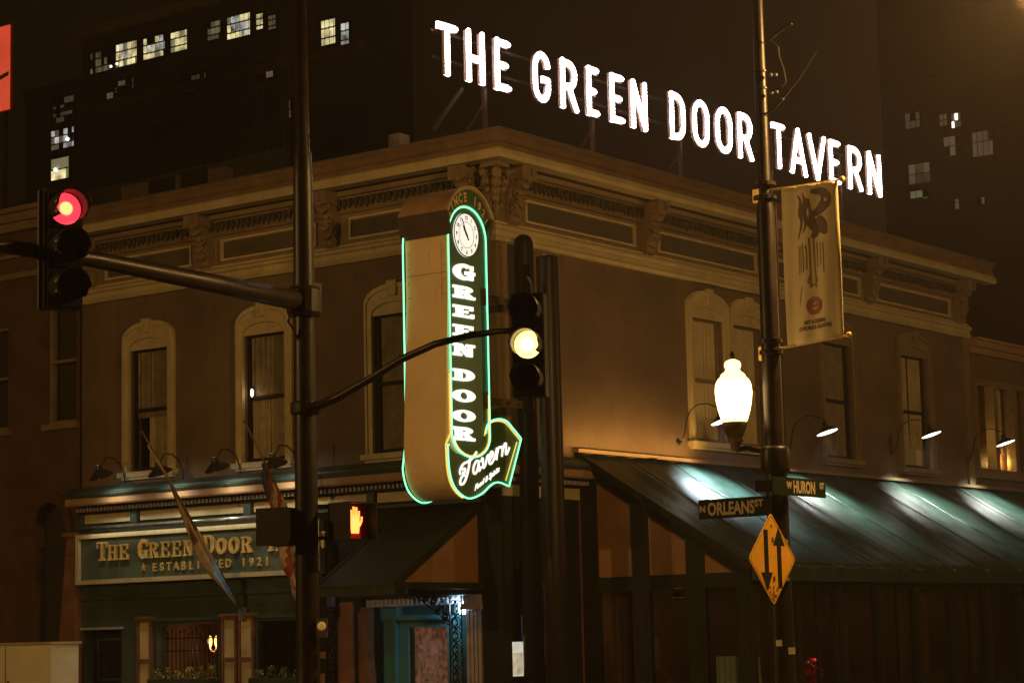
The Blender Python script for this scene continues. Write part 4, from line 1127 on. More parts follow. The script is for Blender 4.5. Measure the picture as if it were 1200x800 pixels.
m = MB(); m.strip([(x1b+.04, z_sp)]+[(x1b-.02, z_sp+.3)]+arc(xc, hz, Ro-.06, Rv-.06, 26, 154, 20)+[(x0b+.02, z_sp+.3), (x0b-.04, z_sp)], [(x1b-.0, z_sp)]+[(x1b-.03, z_sp+.2)]+arc(xc, hz, rb_+.003, rb_*1.05+.003, 30, 150, 20)+[(x0b+.03, z_sp+.2), (x0b, z_sp)], .028, .004, FB); bb(m, 'hood_backing', M['sface'])
# Tavern script (strokes in script units, written along a rising line)
SC = {
 'T': (.95, [[(-.35, .55), (-.45, .85), (-.15, 1.15), (.4, 1.12), (.8, 1.18), (1.25, 1.42)], [(.55, 1.25), (.5, .8), (.35, .25), (.1, -.12), (-.25, -.12), (-.35, .15), (-.15, .38), (.15, .3)], [(-.15, .62), (0, .50), (.12, .66), (0, .82), (-.2, .8)]]),
 'a': (.85, [[(.6, .62), (.35, .72), (.08, .5), (.08, .15), (.3, .0), (.52, .2), (.62, .62), (.6, .2), (.7, .02), (.9, .2)]]),
 'v': (.8, [[(.0, .5), (.12, .68), (.22, .5), (.28, .05), (.5, .15), (.66, .6), (.85, .62)]]),
 'e': (.72, [[(.05, .25), (.4, .42), (.45, .62), (.28, .72), (.1, .5), (.12, .12), (.32, .0), (.6, .15), (.75, .35)]]),
 'r': (.68, [[(.0, .3), (.15, .7), (.22, .62), (.18, .02)], [(.2, .4), (.35, .68), (.58, .66), (.62, .55)]]),
 'n': (1.0, [[(.05, .68), (.12, .4), (.1, .02)], [(.12, .35), (.32, .68), (.5, .62), (.5, .1), (.65, .0), (.9, .3)]]),
}
o0 = fy(538, 566); o1 = fy(597, 529)
L_ = math.hypot(o1[0]-o0[0], o1[1]-o0[1]); ux, uz = (o1[0]-o0[0])/L_, (o1[1]-o0[1])/L_
tot = sum(SC[c][0] for c in 'Tavern'); sc = L_/tot
cur = .35
for ch in 'Tavern':
    m = MB()
    for P in SC[ch][1]:
        Q = catmull(P, 4, False)
        Q2 = [(o0[0]+ux*(cur+p[0])*sc*.93 + p[1]*sc*.12, o0[1]+uz*(cur+p[0])*sc*.93 + p[1]*sc*(.95 if ch != 'T' else .85)) for p in Q]
        m.stroke(Q2, .032 if ch != 'T' else .036, .012, .03, FB)
    cur += SC[ch][0]; bb(m, 'letter', M['e_white'])
m = MB(); o0 = fy(555, 575); o1 = fy(598, 541)
L_ = math.hypot(o1[0]-o0[0], o1[1]-o0[1]); ux, uz = (o1[0]-o0[0])/L_, (o1[1]-o0[1])/L_
text_mb(m, 'Food & Spirits', .135, lambda a, b, c: (o0[0]+ux*a*.98, YB-.02-c, o0[1]+uz*a*.98+b*.95), d=.006, bold=.002, align='LEFT', shear=.45)
bb(m, 'small_lettering', M['e_white'])
# support pole with two arms
sp = thing('sign_support_pole', 'slim dark pole with rounded cap holding the neon sign by two arms', 'pole', (.55, -.45, 0))
pp = PY(613, 276, -.45)
m = MB(); X = pp.x-.55; ztop = pp.z
m.lathe([(.17, 0), (.17, ztop-.15), (.15, ztop-.06), (.09, ztop), (.02, ztop+.02)], (X, 0, 0), 16); m.build('shaft', M['pole'], sp, smooth=True)
for py in (350, 470):
    a = PY(572, py, -.45); m = MB(); m.bar((-1.45-.5, 0, a.z), (X, 0, a.z-.0), .06, .13)
    m.box(-1.62, -1.52, -.09, .09, a.z-.14, a.z+.14); m.ball((-.9, -.05, a.z), .03, 6, 4); m.ball((-.6, -.05, a.z), .03, 6, 4); m.build('arm', M['dbrown'], sp)
tp = thing('utility_pole', 'thick dark flat-topped pole standing at the tavern corner', 'pole', tuple(Vector((PY(651, 700, -1.2).x, -1.2, 0))))
p1 = PY(640, 303, -1.2)
m = MB(); m.lathe([(.21, 0), (.20, 3), (.185, p1.z), (.18, p1.z+.03)], (0, 0, 0), 18); m.build('shaft', M['pole'], tp, smooth=True)
m = MB(); m.ball((-.05, 0, p1.z+.06), .05, 8, 5); m.build('cap_bolt', M['steel'], tp)
m = MB(); m.tube([(-.23, -.05, 3.0), (-.23, -.05, 7.6)], .025, 6); m.build('conduit', M['pole'], tp)

# ============================================================ SIGNAL POLES
def signal_head(t, c, face, lit, s=1.0, back=False):
    """three section head centred at c (thing-local), face = yaw of facing direction"""
    R = Matrix.Rotation(face, 4, 'Z'); T = Matrix.Translation(c) @ R       # local +X = facing
    H = .36*s; W_ = .17*s
    m = MB(); m.box(-.12*s, .08*s, -W_, W_, -1.5*H, 1.5*H)
    for k in (-1, 0, 1): m.box(.081*s, .10*s, -W_*.93, W_*.93, k*H-H*.46, k*H+H*.46)
    ho = m.build('housing', M['black'], t, T=T)
    names = {1: 'red', 0: 'amber', -1: 'green'}
    for k in (1, 0, -1):
        m = MB(); m.lathe([(0.0, .103*s), (.08*s, .118*s), (.125*s, .108*s), (.145*s, .101*s)], (0, 0, k*H), 20, axis='x', close=False)
        on = names[k] == lit
        m.build('lens', M[{'red': 'e_red', 'amber': 'e_amber'}[lit]] if on else M['black'], ho, T=T, smooth=True)
        if on:
            m = MB(); m.lathe([(0.0, .126*s), (.06*s, .123*s)], (0, 0, k*H), 16, axis='x', close=False); m.build('bulb_glow', M['e_redhot' if lit == 'red' else 'e_amberhot'], ho, T=T, smooth=True)
        m = MB(); N = 20; vs = []
        for i in range(N+1):
            q = math.radians(-38+256*i/N)
            cy, cz = math.cos(q), math.sin(q)
            for (r_, xx) in ((.155, .10), (.155, .36 - .09*(1-abs(cz) if cz < 0 else 0))):
                vs.append((xx*s, r_*s*cy, k*H+r_*s*cz))
        m.add(vs, [[2*i, 2*i+2, 2*i+3, 2*i+1] for i in range(N)])
        v = m.build('visor', M['pole'], ho, T=T, fixn=False, smooth=True)
        sm = v.modifiers.new('thick', 'SOLIDIFY'); sm.thickness = .006
    return ho
DP = 24.0
lp = PD(357, 400, DP)
P1 = Vector((lp.x, lp.y, 0))
pole1 = thing('signal_pole', 'tall dark traffic signal pole with two mast arms in front of the tavern', 'signal pole', tuple(P1))
m = MB(); m.lathe([(.24, 0), (.24, .3), (.150, .34), (.128, 1.5), (.118, 5.3), (.106, 6.7), (.098, 7.0), (.078, 7.05), (.058, 9.2)], (0, 0, 0), 20); m.build('shaft', M['pole'], pole1, smooth=True)
m = MB(); m.lathe([(.115, 0), (.09, 4.2)], (-.02, 0, 5.35), 16); 
# main mast arm towards -X
def LP(px, py, yy): p = PY(px, py, P1.y+yy); return p-P1
a0_ = LP(358, 354, 0); a1_ = LP(110, 304, 0); a2_ = LP(0, 288, 0); a3_ = LP(-160, 268, 0)
m = MB(); m.tube([a0_, (a0_+a1_)/2, a1_, a2_, a3_], [.115, .098, .082, .065, .05], 14); m.build('mast_arm', M['pole'], pole1, smooth=True)
m = MB(); m.lathe([(.17, -.16), (.19, -.12), (.19, .12), (.17, .16)], (0, 0, a0_.z), 16); m.bar((.12, 0, a0_.z-.12), (.12, 0, a0_.z+.22), .10, .22)
m.tube([(-.18, 0, a0_.z-.10), (-.26, 0, a0_.z-.24), (-.16, 0, a0_.z-.32), (-.13, 0, a0_.z-.42)], .014, 6); m.build('arm_clamp', M['pole'], pole1)
# curved arm towards -Y
def LX(px, py): p = PX(px, py, P1.x); return p-P1
cp = [LX(x, y) for x, y in ((368, 477), (395, 466), (430, 446), (470, 421), (510, 403), (550, 393), (585, 388), (612, 387))]
m = MB(); m.tube(cp, [.05, .045, .042, .04, .037, .034, .032, .03], 10); m.build('curved_arm', M['pole'], pole1, smooth=True)
m = MB(); z = cp[0].z; m.lathe([(.15, -.07), (.16, -.05), (.16, .05), (.15, .07)], (0, 0, z), 16)
m.ball((cp[0].x, cp[0].y-.02, z), .07, 8, 6); m.build('arm_collar', M['pole'], pole1)
# amber head
c = LX(621, 405)
t1 = thing('traffic_signal', 'traffic signal showing amber at the tip of the curved arm', 'traffic signal', tuple(P1+c))
signal_head(t1, Vector((0, 0, 0)), math.radians(205), 'amber', .96)
m = MB(); m.tube([(0.02, 0, .50), (0.02, 0, .62), (0.02, .05, .70)], .03, 8); m.tube([(.0, 0, -.5), (.0, .0, -.62), (-.02, .06, -.66)], .025, 8); m.build('bracket', M['pole'], t1)
# red head
c = LP(72, 293, -.16)
t2 = thing('traffic_signal', 'traffic signal showing red hung on the big horizontal mast arm', 'traffic signal', tuple(P1+c))
signal_head(t2, Vector((0, 0, 0)), math.radians(-112), 'red', 1.06)
m = MB(); m.bar((0, .2, -.02), (0, .0, -.02), .06, .10); m.bar((-.22, .05, -.6), (-.22, .05, .55), .02, .05); m.build('bracket', M['black'], t2)
# pedestrian heads
def ped(px, py, face, label, lit):
    p = PD(px, py, DP); loc = Vector((p.x, p.y, p.z))
    t = thing('pedestrian_signal', label, 'pedestrian signal', tuple(loc), face)
    m = MB(); m.box(-.10, .10, -.20, .20, -.20, .20); m.build('housing', M['black'], t)
    # visor hood round the face
    m = MB(); m.box(.101, .24, -.20, -.185, -.20, .20); m.box(.101, .24, .185, .20, -.20, .20); m.box(.101, .24, -.184, .184, .186, .20); m.box(.101, .16, -.184, .184, -.20, -.186); m.build('visor', M['black'], t)
    m = MB(); m.box(.101, .106, -.18, .18, -.18, .18); m.build('face', M['red'] if lit else M['black'], t)
    if lit:
        fnh = lambda a, b, d: (.107+d, a, b)
        m = MB()
        m.prism([(-.055, -.13), (.05, -.13), (.065, -.02), (.06, .03), (-.06, .03), (-.07, -.05)], .0, .006, fnh)
        for i, (a, l_) in enumerate(((-.05, .12), (-.018, .155), (.016, .15), (.048, .11))): m.stroke([(a, .028), (a*1.15, l_)], .024, .0, .007+i*.0004, fnh)
        m.stroke([(.06, -.05), (.09, .0), (.098, .05)], .024, 0, .0065, fnh)
        m.build('hand_symbol', M['e_hand'], t)
    return t
q1 = ped(408, 611, math.radians(-96), 'pedestrian signal with glowing orange hand on the right side of the signal pole', True)
q2 = ped(334, 617, math.radians(100), 'unlit pedestrian signal seen from behind on the left side of the signal pole', False)
zz = PD(404, 611, DP).z
for dz in (-.17, .17):
    pa = PD(404, 611, DP)-P1; pb = PD(334, 617, DP)-P1
    m = MB(); m.bar((pa.x, pa.y, zz+dz), (0, 0, zz+dz), .04); m.bar((pb.x, pb.y, zz+dz-.05), (0, 0, zz+dz-.05), .04)
    m.build('signal_bracket', M['pole'], pole1)
# push button on the pole
p = PD(377, 733, 23.86)
pb_ = thing('push_button', 'amber pedestrian push button strapped to the signal pole', 'push button', tuple(p), math.radians(-143))
MB().lathe([(.0, .0), (.045, .0), (.045, .02), (.03, .03), (.0, .032)], (0, 0, 0), 14, axis='x', close=False).build('button', M['e_yell'], pb_)
m = MB(); m.box(-.05, -.001, -.06, .06, -.12, .08); m.build('box', M['steel'], pb_)
m = MB(); m.box(-.05, -.01, -.025, .03, -.34, -.27); m.box(-.05, -.01, -.02, .02, -.62, -.50); m.build('instruction_plate', M['hood'], pb_)

# banner / street lamp pole
rp_ = PD(903, 400, 24.0)
P2 = Vector((rp_.x, rp_.y, 0))
pole2 = thing('lamp_pole', 'tall dark pole carrying the banner, street name signs and globe lamp', 'street pole', tuple(P2))
m = MB(); m.lathe([(.26, 0), (.26, .3), (.17, .36), (.135, 1.2), (.108, 3.5), (.100, 6.25), (.072, 6.4), (.060, 8.4), (.055, 12.5)], (0, 0, 0), 20); m.build('shaft', M['pole'], pole2, smooth=True)
m = MB()
def L2(px, py, d=0.0): p = PD(px, py, 24.0+d); return p-P2
for py in (84, 104): z = L2(893, py).z; m.lathe([(.06, -.02), (.075, -.01), (.075, .01), (.06, .02)], (0, 0, z), 16)
for py in (216, 232, 400, 413): z = L2(900, py).z; m.lathe([(.118, -.025), (.128, -.02), (.128, .02), (.118, .025)], (0, 0, z), 16)
m.build('strap', M['pole'], pole2)
m = MB(); m.tube([(.08, -.08, 0), (.08, -.08, 6.3)], .014, 6); m.build('conduit', M['pole'], pole2)
# banner (extends towards -Y from the pole)
def LB(px, py): p = PX(px, py, P2.x); return p-P2
bn = thing('street_banner', 'cream vertical street banner with brown swirling print hung beside the pole', 'banner', tuple(P2+Vector((0, 0, 5.5))))
c00, c01, c10, c11 = LB(914, 222), LB(981, 212), LB(920, 407), LB(989, 394)
y0_, y1_ = c00.y-.02, (c01.y+c11.y)/2
zt0, zt1, zb0, zb1 = c00.z-5.5, c01.z-5.5, c10.z-5.5, c11.z-5.5
def bpt(s_, t_, d=0.0):    # s along, t down
    zt_, zb_ = zt0+(zt1-zt0)*s_, zb0+(zb1-zb0)*s_
    bow = .035*math.sin(PI*s_)*(1+.3*math.sin(t_*5)) + .012*math.sin(s_*16+t_*3)
    return (-(bow)-d, y0_+(y1_-y0_)*s_, zt_+(zb_-zt_)*t_)
m = MB(); nu, nv = 14, 26
vs = [bpt(i/nu, j/nv) for i in range(nu+1) for j in range(nv+1)]
m.add(vs, [[i*(nv+1)+j, i*(nv+1)+j+1, (i+1)*(nv+1)+j+1, (i+1)*(nv+1)+j] for i in range(nu) for j in range(nv)])
o = m.build('cloth', M['banner'], bn, smooth=True, fixn=False)
sm = o.modifiers.new('thick', 'SOLIDIFY'); sm.thickness = .006; sm.offset = 1
def bstroke(mb, P, w, off=.010, ws=None):
    Q = catmull(P, 4, False); k = len(Q); A = []; Bq = []
    for i in range(k):
        a, b = Q[max(i-1, 0)], Q[min(i+1, k-1)]; dx, dy = (b[0]-a[0])*.8, (b[1]-a[1])*1.85; L_ = math.hypot(dx, dy) or 1
        nx, ny = -dy/L_/.8, dx/L_/1.85; hw = (w if ws is None else w*(.25+.75*math.sin(PI*i/(k-1))))/2
        A.append(bpt(Q[i][0]+nx*hw, Q[i][1]+ny*hw, off)); Bq.append(bpt(Q[i][0]-nx*hw, Q[i][1]-ny*hw, off))
    mb.add(A+Bq, [[i, i+1, k+i+1, k+i] for i in range(k-1)])
m = MB()
bstroke(m, [(.30, .06), (.36, .10), (.34, .18), (.38, .24), (.30, .34)], .05, ws=1)
bstroke(m, [(.40, .05), (.44, .10), (.40, .17), (.46, .24), (.40, .31)], .045, ws=1)
bstroke(m, [(.56, .05), (.76, .06), (.80, .12), (.70, .17), (.52, .21)], .14, .011, ws=1)
bstroke(m, [(.50, .09), (.48, .15), (.52, .22), (.62, .30), (.55, .345)], .13, .012, ws=1)
bstroke(m, [(.68, .21), (.72, .27), (.78, .33)], .14, .013, ws=1)
m.build('swirl_print', M['bprint'], bn, fixn=False)
m = MB()
for s_ in (.30, .34, .38, .44, .62, .68, .73): bstroke(m, [(s_, .36+random.uniform(0, .03)), (s_+.005, .45), (s_, .52+random.uniform(0, .06))], .012)
for s_ in (.50, .57): bstroke(m, [(s_, .34), (s_, .5), (s_+.01*(1 if s_ > .53 else -1), .66)], .02)
bstroke(m, [(.49, .58), (.45, .62), (.53, .645), (.60, .62), (.57, .57)], .02)
bstroke(m, [(.34, .64), (.30, .70), (.28, .76)], .01)
m.build('line_print', M['bprint2'], bn, fixn=False)
m = MB()
for k in range(9):
    q = k*2*PI/9; bstroke(m, [(.53+.06*math.cos(q), .775+.026*math.sin(q)), (.53+.13*math.cos(q), .775+.056*math.sin(q))], .08, .011+.0005*k)
bstroke(m, [(.42, .775), (.64, .772)], .03, .017)
m.build('emblem_print', M['bred'], bn, fixn=False)
m = MB()
for k, (tt, w_) in enumerate((('ART & DESIGN', .50), ('CHICAGO, ILLINOIS', .62))):
    text_mb(m, tt, .062, lambda a, b, c, k=k, w_=w_: bpt(.53+a/.78*(.8 if k else .72), .885+.035*k-b/1.85, .012+abs(c)), d=.0005, bold=.002)
m.build('small_print', M['bprint'], bn, fixn=False)
m = MB()
for (t_, ya, yb_) in ((-.004, 0, 0), (1.0, 0, 0)):
    a, b = bpt(0, t_), bpt(1.0, t_)
    m.tube([(0, .10, a[2]-(a[2]-b[2])*-.12), a, b, (b[0], b[1]-.05, b[2]+.005)], .013, 8)
m.build('banner_arm', M['gold'], bn)
for q_ in (zt1, zb1): MB().ball((0, y1_-.06, q_+.01), .035, 8, 6).build('end_cap', M['gold'], bn)
for q_ in (zt0, zb0): MB().box(-.06, .06, -.02, .12, q_-.12, q_+.03).build('arm_bracket', M['gold'], bn)
# street name signs
def street_sign(label, txt, small_pre, small_post, pa, pb, axis):
    pass
pa, pb = PX(819, 597, P2.x-.16), PX(904, 592, P2.x-.16)
so = thing('street_name_sign', 'green street name sign reading N ORLEANS ST on the pole', 'street sign', (P2.x-.16, (pa.y+pb.y)/2, (pa.z+pb.z)/2), LZ)
W_ = abs(pa.y-pb.y)/2
m = MB(); m.fb(-W_, W_, -.105, .105, -.005, .005); m.build('blade', M['ssign'], so)
m = MB(); text_mb(m, 'ORLEANS', .19, lambda a, b, c: (-.045+a*.72, -.0065-c, -.065+b), d=.0008, bold=.006)
text_mb(m, 'N', .10, lambda a, b, c: (-W_+.05+a, -.0065-c, -.03+b), d=.0008, bold=.004); text_mb(m, 'ST', .10, lambda a, b, c: (W_-.15+a, -.0065-c, .0+b), d=.0008, bold=.004)
m.build('lettering', M['sletter'], so, fixn=False)
m = MB(); m.bar((W_-.08, .02, 0), (W_+.05, .16, 0), .05, .12); m.build('bracket', M['pole'], so)
pa, pb = PY(905, 567, P2.y-.2), PY(967, 574, P2.y-.2)
so = thing('street_name_sign', 'green street name sign reading W HURON ST on the pole', 'street sign', ((pa.x+pb.x)/2, P2.y-.2, (pa.z+pb.z)/2))
W_ = abs(pa.x-pb.x)/2
m = MB(); m.fb(-W_, W_, -.095, .095, -.005, .005); m.build('blade', M['ssign'], so)
m = MB(); text_mb(m, 'HURON', .18, lambda a, b, c: (.10+a*.72, -.0065-c, -.06+b), d=.0008, bold=.006)
text_mb(m, 'W', .10, lambda a, b, c: (-.22+a, -.0065-c, -.02+b), d=.0008, bold=.004); text_mb(m, 'ST', .09, lambda a, b, c: (W_-.08+a, -.0065-c, .0+b), d=.0008, bold=.004)
m.build('lettering', M['sletter'], so, fixn=False)
m = MB(); m.bar((-W_+.05, 0, 0), (-W_-.0, .2, 0), .05, .12); m.build('bracket', M['pole'], so)
# two-way diamond sign (faces -Y)
yy = P2.y-.30
dl, dr, dt_, db = PY(877, 654, yy), PY(932, 654, yy), PY(903, 600, yy), PY(907, 709, yy)
cxx, czz = (dl.x+dr.x)/2, (dt_.z+db.z)/2; hx = (dr.x-dl.x)/2; hz_ = (dt_.z-db.z)/2
ds = thing('warning_sign', 'amber diamond warning sign with black down and up arrows, scuffed bottom', 'traffic sign', (cxx, yy, czz))
def dia(sc): 
    r = .08; P = []
    for (x, z) in ((1, 0), (0, 1), (-1, 0), (0, -1)):
        for k in (-1, 0, 1):
            vx, vz = x*(1-.06*abs(k) - (0 if k else .03)), z*(1-.06*abs(k) - (0 if k else .03))
            P.append((hx*sc*(vx + (-z)*k*.06), hz_*sc*(vz + x*k*.06)))
    return P
MB().prism(dia(1.0), -.003, .003, FW).build('plate', M['yellow'], ds)
A = dia(.955); B = dia(.935)
MB().strip(A, B, .0032, .0045, FW, closed=True).build('border', M['oxide'], ds)
for x, sg in ((-.14*hx/.55, -1), (.16*hx/.55, 1)):
    m = MB(); m.prism([(x-.042, -sg*.30), (x+.042, -sg*.30), (x+.042, sg*.16), (x-.042, sg*.16)], .0032, .005, FW)
    m.prism([(x-.115, sg*.14), (x+.115, sg*.14), (x, sg*.33)], .0032, .0056, FW); m.build('arrow', M['black'], ds)
m = MB(); random.seed(3)
for i in range(44):
    x = random.gauss(0, .08); z = -hz_*.80+random.gauss(0, .05)
    if abs(x)/hx+abs(z)/hz_ > .93: continue
    s_ = random.uniform(.006, .02); m.prism([(x-s_, z-s_*.6), (x+s_, z-s_*.4), (x+s_*.7, z+s_*.8), (x-s_*.5, z+s_*.5)], .0046, .0050+i*.00005, FW)
m.build('scuff_sticker', M['brownw'], ds, kind='stuff')
m = MB(); m.ball((0, -.006, hz_*.72), .012, 6, 4); m.ball((0, -.006, -hz_*.6), .012, 6, 4); m.bar((0, .004, .2), (P2.x-cxx, .2, .2), .04); m.bar((0, .004, -.2), (P2.x-cxx, .2, -.2), .04); m.build('bolt', M['steel'], ds)
# globe lamp
gl = PD(860, 470, 24.0); aa = (gl-P2)
gt = thing('globe_street_lamp', 'glowing warm acorn globe lamp on a scrolled arm from the pole', 'street lamp', tuple(gl))
m = MB(); k = 24.0/2605*1.0
def gp(r, y): return (r*k, (470-y)*k)

def ribbed(prof, n=32):
    mm = MB(); k_ = len(prof)
    for r_, h_ in prof:
        for j in range(n):
            q = 2*PI*j/n; rr = r_*(1+(.035 if j % 2 else -.01)); mm.v.append((rr*math.cos(q), rr*math.sin(q), h_))
    for i in range(k_-1):
        for j in range(n): mm.f.append([i*n+j, i*n+(j+1) % n, (i+1)*n+(j+1) % n, (i+1)*n+j]); mm.m.append(0)
    return mm
ribbed([gp(15, 491), gp(18, 481), gp(20, 470), gp(21, 460), gp(20.5, 452), gp(19, 447)]).build('globe', M['e_globe'], gt, smooth=True)
ribbed([gp(13, 495), gp(14, 494), gp(15.1, 491)]).build('globe_rim', M['e_globe2'], gt, smooth=True)
ribbed([gp(19, 447), gp(17.5, 444), gp(14.5, 441), gp(14, 439), gp(12, 437), gp(9, 435), gp(8, 432), gp(9.5, 429), gp(9.5, 426), gp(8, 423), gp(4, 421), gp(1, 420)]).build('globe_crown', M['e_globe2'], gt, smooth=True)
m = MB(); m.lathe([gp(4, 422), gp(2.0, 419), gp(3.2, 416), gp(.6, 411)], (0, 0, 0), 10); m.build('finial', M['pole'], gt)
m = MB(); m.lathe([gp(15, 495), gp(14, 500), gp(9, 512), gp(8, 514), gp(10, 517), gp(6, 520), gp(5, 528)], (0, 0, 0), 18); m.build('base_cup', M['khaki'], gt, smooth=True)
m = MB(); A1_ = -aa; zb_ = gp(0, 527)[1]
m.tube([(0, 0, zb_), (A1_.x*.3, A1_.y*.3, zb_+.02), (A1_.x*.7, A1_.y*.7, zb_-.03), (A1_.x*.93, A1_.y*.93, zb_-.15)], .028, 8)
m.lathe([(.15, -.14), (.16, -.10), (.16, .10), (.15, .14)], (A1_.x, A1_.y, zb_-.12), 14); m.build('arm', M['pole'], gt, smooth=True)
lamp('bulb', 'POINT', (0, 0, 0), gt, 420, (1.0, .58, .20), shadow_soft_size=.19)
# small stickers on the pole
for (px, py, w_, lab) in ((913, 753, .032, 'small cream sticker on the pole, left of the pair'), (928, 762, .036, 'small cream sticker on the pole edge, right of the pair')):
    p = PD(px, py, 23.82); t = thing('pole_sticker', lab, 'sticker', tuple(p), math.radians(-143))
    m = MB(); m.box(-.004, .0, -w_, w_, -w_, w_); m.build('paper', M['pale'], t)
# slack cable bits above the pole
sc_ = thing('slack_cable', 'thin slack cables and clamps beside the top of the banner pole', 'cable', tuple(P2+Vector((0, 0, 7.5))))
def LC(px, py): p = PX(px, py, P2.x)-P2; return Vector((p.x, p.y, p.z-7.5))
m = MB()
m.tube([LC(902, 47), LC(910, 40), LC(918, 34), LC(928, 28)], .012, 5); m.tube([LC(896, 50), LC(902, 47), LC(912, 55), LC(913, 66), LC(918, 80), LC(921, 95), LC(916, 102), LC(903, 108)], .009, 5)
m.tube([LC(897, 134), LC(908, 127), LC(916, 117), LC(926, 105)], .012, 5); m.tube([LC(896, 140), LC(912, 121), LC(935, 95), LC(957, 60)], .006, 5)
m.build('cable', M['roof'], sc_)
m = MB()
for px, py in ((903, 88), (909, 88), (904, 109), (910, 108), (917, 116)):
    m = MB(); m.ball(LC(px, py), .022, 6, 4); m.build('clamp', M['steel'], sc_)

# ============================================================ FLAGS
def flag(base, tip, label, spec):
    t = thing('flagpole', label, 'flagpole', tuple(base))
    d = tip-base
    m = MB(); m.tube([(0, 0, 0), tuple(d)], [.025, .016], 8); m.ball(tuple(d), .035, 8, 6); m.build('pole', M['brownw'], t, smooth=True)
    m = MB(); m.box(-.06, .06, -.05, .05, -.16, .08); m.build('socket', M['steel'], t)
    fl_ = MB(); N = 30; K = 12
    vs = []; ax = d.normalized(); sd = Vector((0, 1, 0)); dn = Vector((0, 0, -1))
    for i in range(N+1):
        s_ = spec['a'] + (spec['b']-spec['a'])*i/N
        c = d*s_ ; wd = spec['w'](i/N); dr_ = spec['drop'](i/N)
        for j in range(K+1):
            q = j/K; fold = math.sin(q*PI*3.2+i*.35)
            p = c + dn*(dr_*q) + sd*(wd*fold*(.35+.65*q)) + ax*(.02*math.sin(i*.9+j))
            vs.append(p)
    fl_.v = [tuple(p) for p in vs]
    for i in range(N):
        for j in range(K):
            fl_.f.append([i*(K+1)+j, i*(K+1)+j+1, (i+1)*(K+1)+j+1, (i+1)*(K+1)+j]); fl_.m.append(spec['mat'](i/N, j))
    o = fl_.build('flag_cloth', spec['mats'], t, smooth=True, fixn=False)
    s2 = o.modifiers.new('thick', 'SOLIDIFY'); s2.thickness = .004
b1 = PX(284, 716, -.12); tipp = PY(167, 506, b1.y)
flag(b1, tipp, 'long flagpole with furled white and blue flag crossing the shop board',
     {'a': .06, 'b': .94, 'w': lambda q: .035+.085*math.sin(PI*min(1, q*1.25))*(1-q*.5), 'drop': lambda q: .07+.30*math.sin(PI*max(0, min(1, (.75-q)/.75)))**1.0 if q < .75 else .05,
      'mats': [M['flagw'], M['flagb'], M['brownw']], 'mat': lambda q, j: 1 if (.06 < q < .30 and 1 <= j <= 10) else (2 if q > .45 and j % 4 < 2 else 0)})
b2 = PX(388, 700, -.12); tipp = PY(287, 494, b2.y)
flag(b2, tipp, 'flagpole with furled red and white striped flag behind the pedestrian signal',
     {'a': .42, 'b': .80, 'w': lambda q: .05+.10*(1-q), 'drop': lambda q: .28+1.15*max(0, 1-q)**.8,
      'mats': [M['flagw'], M['flagr'], M['flagn']], 'mat': lambda q, j: 2 if q > .80 else int(q*11+j*.25) % 2})

# ============================================================ NEIGHBOURS
# left neighbour: brick building along the left street
nl = thing('brick_neighbour', 'dark red brick building adjoining the tavern past the brown pilaster', 'building', (0, 10.6, 0))
nb = lambda m_, name, mat, **k: m_.build(name, mat, nl, T=RL, world=True, **k)
NH = [(-11.60, -10.72, 6.2, 8.75), (-13.9, -12.8, 6.2, 8.35), (-16.6, -15.5, 6.2, 8.35), (-11.95, -10.95, .3, 4.6)]
m = MB().wall(-24, -10.75 if False else -10.62, 0, 10.3, NH, w0=-.35, w1=-.05); nb(m, 'wall', M['brick'])
m = MB(); m.prism([(10.3, .0), (10.3, .1)], 0, 0, FW) if False else None
m = MB(); m.fb(-24, -10.62, 10.28, 10.45, -.30, .18); m.fb(-24, -10.62, 10.45, 10.62, -.30, .30); m.fb(-24, -10.62, 10.62, 10.72, -.30, .42); nb(m, 'cornice', M['khaki'])
for i in range(24): 
    pass
m = MB(); m.fb(-24, -10.62, 9.3, 9.42, -.05, .08); m.fb(-24, -10.62, 9.75, 9.82, -.05, .06); nb(m, 'string_course', M['khaki'])
for h in NH[:3]:
    a, b, c, d = h
    f = MB(); ringbox(f, a, b, c, d, .07, -.25, -.12); f.fb(a+.07, b-.07, (c+d)/2-.03, (c+d)/2+.03, -.25, -.10); w_ = nb(f, 'window', M['khaki'])
    MB().fb(a+.06, b-.06, c+.05, d-.05, -.2, -.195).build('pane', M['glass'], w_, T=RL).location = (0, -10.6, 0)
    g_ = MB(); g_.fb(a-.08, b+.08, c-.12, c, -.2, .04); g_.build('sill', M['khaki'], w_, T=RL).location = (0, -10.6, 0)
    g_ = MB(); g_.fb(a, b, c, d, -.7, -.65); g_.build('blind', M['dcurtain'], w_, T=RL).location = (0, -10.6, 0)
m = MB(); pts = [(-12.1, 4.0)] + [(-11.45+.65*math.cos(PI-PI*i/12), 4.0+.9*math.sin(PI*i/12)) for i in range(13)] + [(-10.8, 4.0)]
A = [(-11.45+.66*math.cos(PI-PI*i/12), 4.02+.85*math.sin(PI*i/12)) for i in range(13)]; B = [(-11.45+.50*math.cos(PI-PI*i/12), 4.02+.6*math.sin(PI*i/12)) for i in range(13)]
m.strip(A, B, -.05, .03, FW); nb(m, 'arch_surround', M['brick'])
m = MB(); m.fb(-12.0, -10.9, .0, 4.7, -.6, -.55); nb(m, 'dark_doorway', M['black'])
m = MB(); m.box(.35, 18, 10.65, 24, 0, 10.3); nb_ = m.build('rear_block', M['loft'], nl, world=True)
